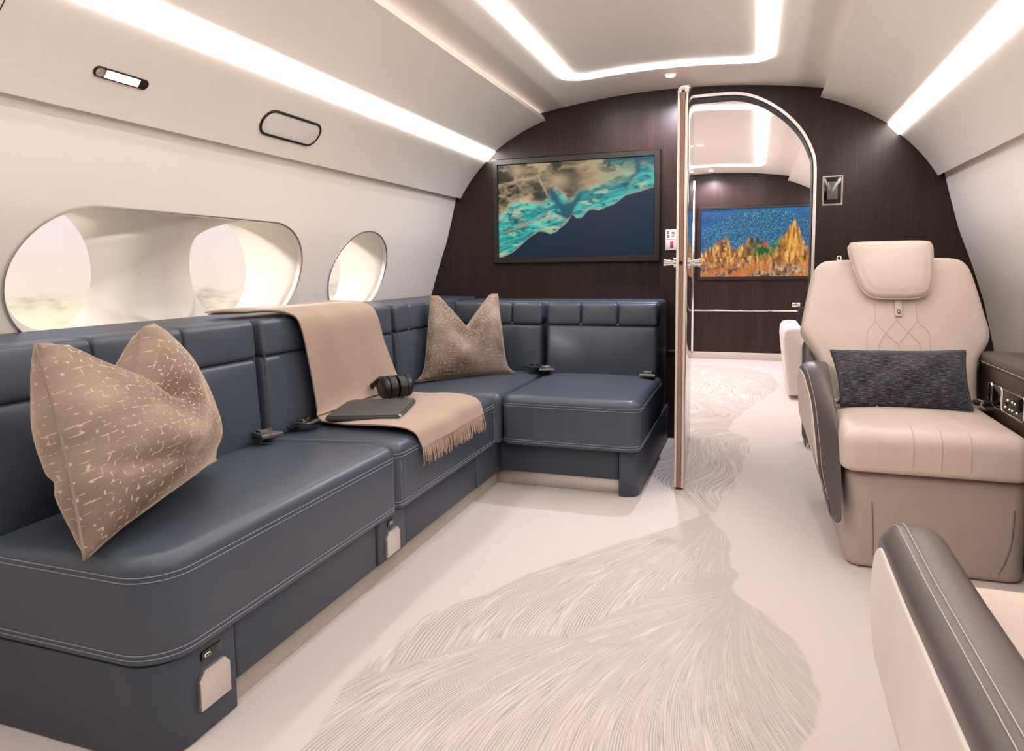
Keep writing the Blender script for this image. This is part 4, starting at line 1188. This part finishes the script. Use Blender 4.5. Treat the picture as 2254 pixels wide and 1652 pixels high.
    nI = np.array(inset(SI, 1.0))-np.array(SI); sgn = -1 if (np.array(inset(SI, .01)).ptp(0).sum() if hasattr(np.ndarray, 'ptp') else np.ptp(np.array(inset(SI, .01)), axis=0).sum()) < np.ptp(np.array(SI), axis=0).sum() else 1
    xo = lambda y: .258+(.192-.258)*max(0, min(1, (y-2.44)/.62)); xi = .286
    rings = []
    for w_ in (-1, 0, .03, .1, .22, .36, .5, .64, .78, .9, .97, 1, 2):
        q = min(1, max(0, w_)); bl = .020*math.sin(math.pi*q)**.6 if 0 < q < 1 else 0
        ring = []
        for k in range(n):
            o_, i_ = np.array(SO[k]), np.array(SI[k]); p = o_*(1-q)+i_*q
            nn = nI[k]/(np.linalg.norm(nI[k])+1e-9)*sgn; p = p+nn*bl
            if w_ in (-1, 2): p = p-nn*.012 if k else p-nn*.012
            ring.append((xo(p[1] if False else p[0])*(1-q)+xi*q, p[0], p[1]))
        rings.append(ring)
    V = [p for r_ in rings for p in r_]; F = []
    for k in range(len(rings)-1):
        for i in range(n):
            j = (i+1) % n; F.append((k*n+i, k*n+j, (k+1)*n+j, (k+1)*n+i))
    for base, ring in ((0, rings[0]), ((len(rings)-1)*n, rings[-1])):
        c = len(V); V.append(tuple(np.mean(np.array(ring), 0)))
        for i in range(n): F.append((c, base+i, base+(i+1) % n))
    a = A(mesh('arm', V, F, 'dark_leather', root, sharp=50))
    Pn = [p for p in inset(ccw(SO), .010) if p[0] > 2.575]
    A(pad('arm_panel', Pn, -.004, .004, .003, lambda u, v, w_: (xo(u)+w_, u, v), 'cream', a, seg=2)).matrix_parent_inverse = Matrix()
    A(tube('arm_stitching', [rings[3][k] for k in list(range(8*4, 14*4))], .0011, 'stitch_pale', a, n=4)).matrix_parent_inverse = Matrix()
    # window-side arm with controls
    W = rrect(2.30, 3.14, .10, .655, (.03, .03, .06, .14), 6)
    a = A(pad('arm', dense(W, .06), .838, .918, .006, XM, 'wood', root, seg=3, caps=()))
    top = dense(rrect(2.295, 3.15, .615, .664, (.01, .01, .02, .03), 4), .05)
    A(pad('arm_cap', top, .830, .920, .014, XM, 'dark_leather', a, seg=4, caps=())).matrix_parent_inverse = Matrix()
    A(tube('arm_stitching', [(.8288, y, .630) for y in np.linspace(2.32, 3.13, 8)], .0012, 'stitch_pale', a, n=4)).matrix_parent_inverse = Matrix()
    V, F = pad_geo(rrect(2.62, 2.985, .485, .568, .012, 4), .832, .840, .002, XM, seg=2, caps=()); A(mesh('control_panel', V, F, 'black_gloss', a)).matrix_parent_inverse = Matrix()
    for y0, y1 in ((2.945, 2.985), (2.84, 2.935), (2.62, 2.83)):
        A(tube('control_frame', [(.8315, u, v) for u, v in rrect(y0, y1, .487, .566, .010, 4)], .0028, 'chrome', a, n=6, closed=True)).matrix_parent_inverse = Matrix()
    for i in range(7):
        V, F = dome_geo((.832, 2.80-.022*(i % 4)-.07*(i//4), .505+.028*(i % 2)), (-1, 0, 0), .006, .005, 8, 2); A(mesh('control_knob', V, F, 'chrome', a)).matrix_parent_inverse = Matrix()
    # lap belt
    V, F = pad_geo(rrect(.775, .835, 2.93, 2.965, .005, 3), .483, .50, .004, ZM, seg=2, caps=()); bl = A(mesh('seat_belt', V, F, 'black', root))
    V, F = pad_geo(rrect(.792, .806, 2.925, 2.97, .005, 3), .482, .505, .003, ZM, seg=2, caps=()); A(mesh('buckle', V, F, 'chrome', bl)).matrix_parent_inverse = Matrix()
    A(tube('seat_belt', [(.29, 2.82, .495), (.325, 2.835, .492)], .011, 'satin', root, n=12))
armchair()

# ------------------------------------------------------------------ nearest armchair (only its aisle arm and seat edge enter the frame)
def near_chair():
    root = thing('armchair', 'nearest armchair with a dark padded arm and pale side panel', 'armchair', (.58, .85, 0))
    inv = Matrix.Translation(root.location).inverted()
    def A(o): o.matrix_parent_inverse = inv; return o
    E = rrect(.25, 1.315, .352, .592, (.04, .105, .125, .04), 10)
    fa = lambda u, v, w_: (.198+w_+.02*max(0, u-1.0), u, v)
    a = A(pad('arm', dense(E, .05), 0, .092, .038, fa, 'dark_leather', root, seg=8, caps=(.8, .5)))
    Pn = rrect(.26, 1.281, .360, .553, (.03, .085, .10, .03), 10)
    A(pad('arm_panel', dense(Pn, .05), -.004, .01, .004, fa, 'white_leather', a, seg=3, caps=(.8, .5))).matrix_parent_inverse = Matrix()
    Pe = ccw(dense(E, .03))
    for w_, d in ((.0215, .0036), (.0315, .0006)):
        Q = [q for q in inset(Pe, d-.0006)]
        B_ = [fa(u, v, w_) for u, v in Q if v > .40 and u > .27]
        k = min(range(len(B_)), key=lambda i: B_[i][2] if B_[i][1] > 1.2 else 9); B_ = B_[k:]+B_[:k]
        B_ = [p for p in B_]
        A(tube('arm_stitching', B_[:-1], .0008, 'stitch_pale', a, n=4)).matrix_parent_inverse = Matrix()
    A(pad('seat_cushion', dense(rrect(.295, .832, .66, 1.36, .05, 6), .06), .30, .452, .035, ZM, 'cream', root, crown=.012, seg=5))
    A(pad('plinth', dense(rrect(.33, .84, .66, 1.30, .05, 6), .08), .002, .30, .02, ZM, 'taupe', root, seg=3))
    A(pad('backrest', dense(rrect(.27, .86, .44, 1.04, .09, 8), .08), 0, .12, .035, lambda u, v, w_: (u, .52+w_-(v-.45)*.3, v), 'cream', root, crown=.014, seg=5))
    A(pad('arm', dense(rrect(.25, 1.315, .10, .62, (.04, .12, .12, .04), 8), .06), .838, .915, .02, XM, 'wood', root, seg=3, caps=()))
near_chair()

# ------------------------------------------------------------------ seat beyond the doorway
def far_chair():
    root = thing('armchair', 'white leather seat just beyond the doorway behind the cream armchair', 'armchair', (.55, 6.0, 0))
    inv = Matrix.Translation(root.location).inverted()
    def A(o): o.matrix_parent_inverse = inv; return o
    P = [(.262, .03), (.250, .12), (.236, .24), (.222, .36), (.214, .45), (.218, .51), (.238, .540), (.28, .549), (.34, .545), (.36, .52), (.36, .03)]
    A(pad('arm', ccw(P), 5.55, 6.35, .03, YM, 'white_leather', root, seg=4, caps=(.6,)))
    A(pad('seat_cushion', dense(rrect(.37, .85, 5.45, 6.25, .05, 5), .08), .30, .46, .04, ZM, 'white_leather', root, crown=.012))
    A(pad('plinth', dense(rrect(.35, .85, 5.6, 6.3, .04, 5), .1), .002, .30, .02, ZM, 'white_leather', root))
    A(pad('backrest', dense(rrect(.45, .88, .45, .9, .06, 6), .08), 0, .14, .035, lambda u, v, w_: (u, 6.22+w_+(v-.45)*.3, v), 'white_leather', root, crown=.012))
far_chair()
root = thing('table_latch', 'small chrome latch on a slim black post beyond the doorway', 'latch', (.405, 6.8, 0))
box('post', -.022, .05, -.03, .03, 0, .63, 'black', root, b=.006)
box('handle', -.075, -.005, -.035, .02, .632, .672, 'chrome', root, b=.008)

# ------------------------------------------------------------------ side ledge on the right wall
root = thing('side_ledge', 'dark wooden side ledge along the right wall beside the cream armchair', 'ledge', (1.03, 2.0, 0))
inv = Matrix.Translation(root.location).inverted()
for nm, a, m_ in (('top', (.925, 1.135, -1.6, 3.185, .615, .655), 'wood'), ('front', (.955, 1.13, -1.6, 3.15, .01, .612), 'veneer')):
    o = box(nm, *a, m_, root, b=.006); o.matrix_parent_inverse = inv
root = thing('ledge_box', 'small navy box standing on the dark side ledge', 'box', (.985, 2.90, .656))
pad('body', rrect(-.042, .05, -.07, .08, .008, 3), 0, .07, .004, ZM, 'navy_box', root, seg=2, caps=())
pad('lid', rrect(-.044, .052, -.072, .082, .008, 3), .071, .085, .004, ZM, 'navy_box', root, seg=2, caps=())
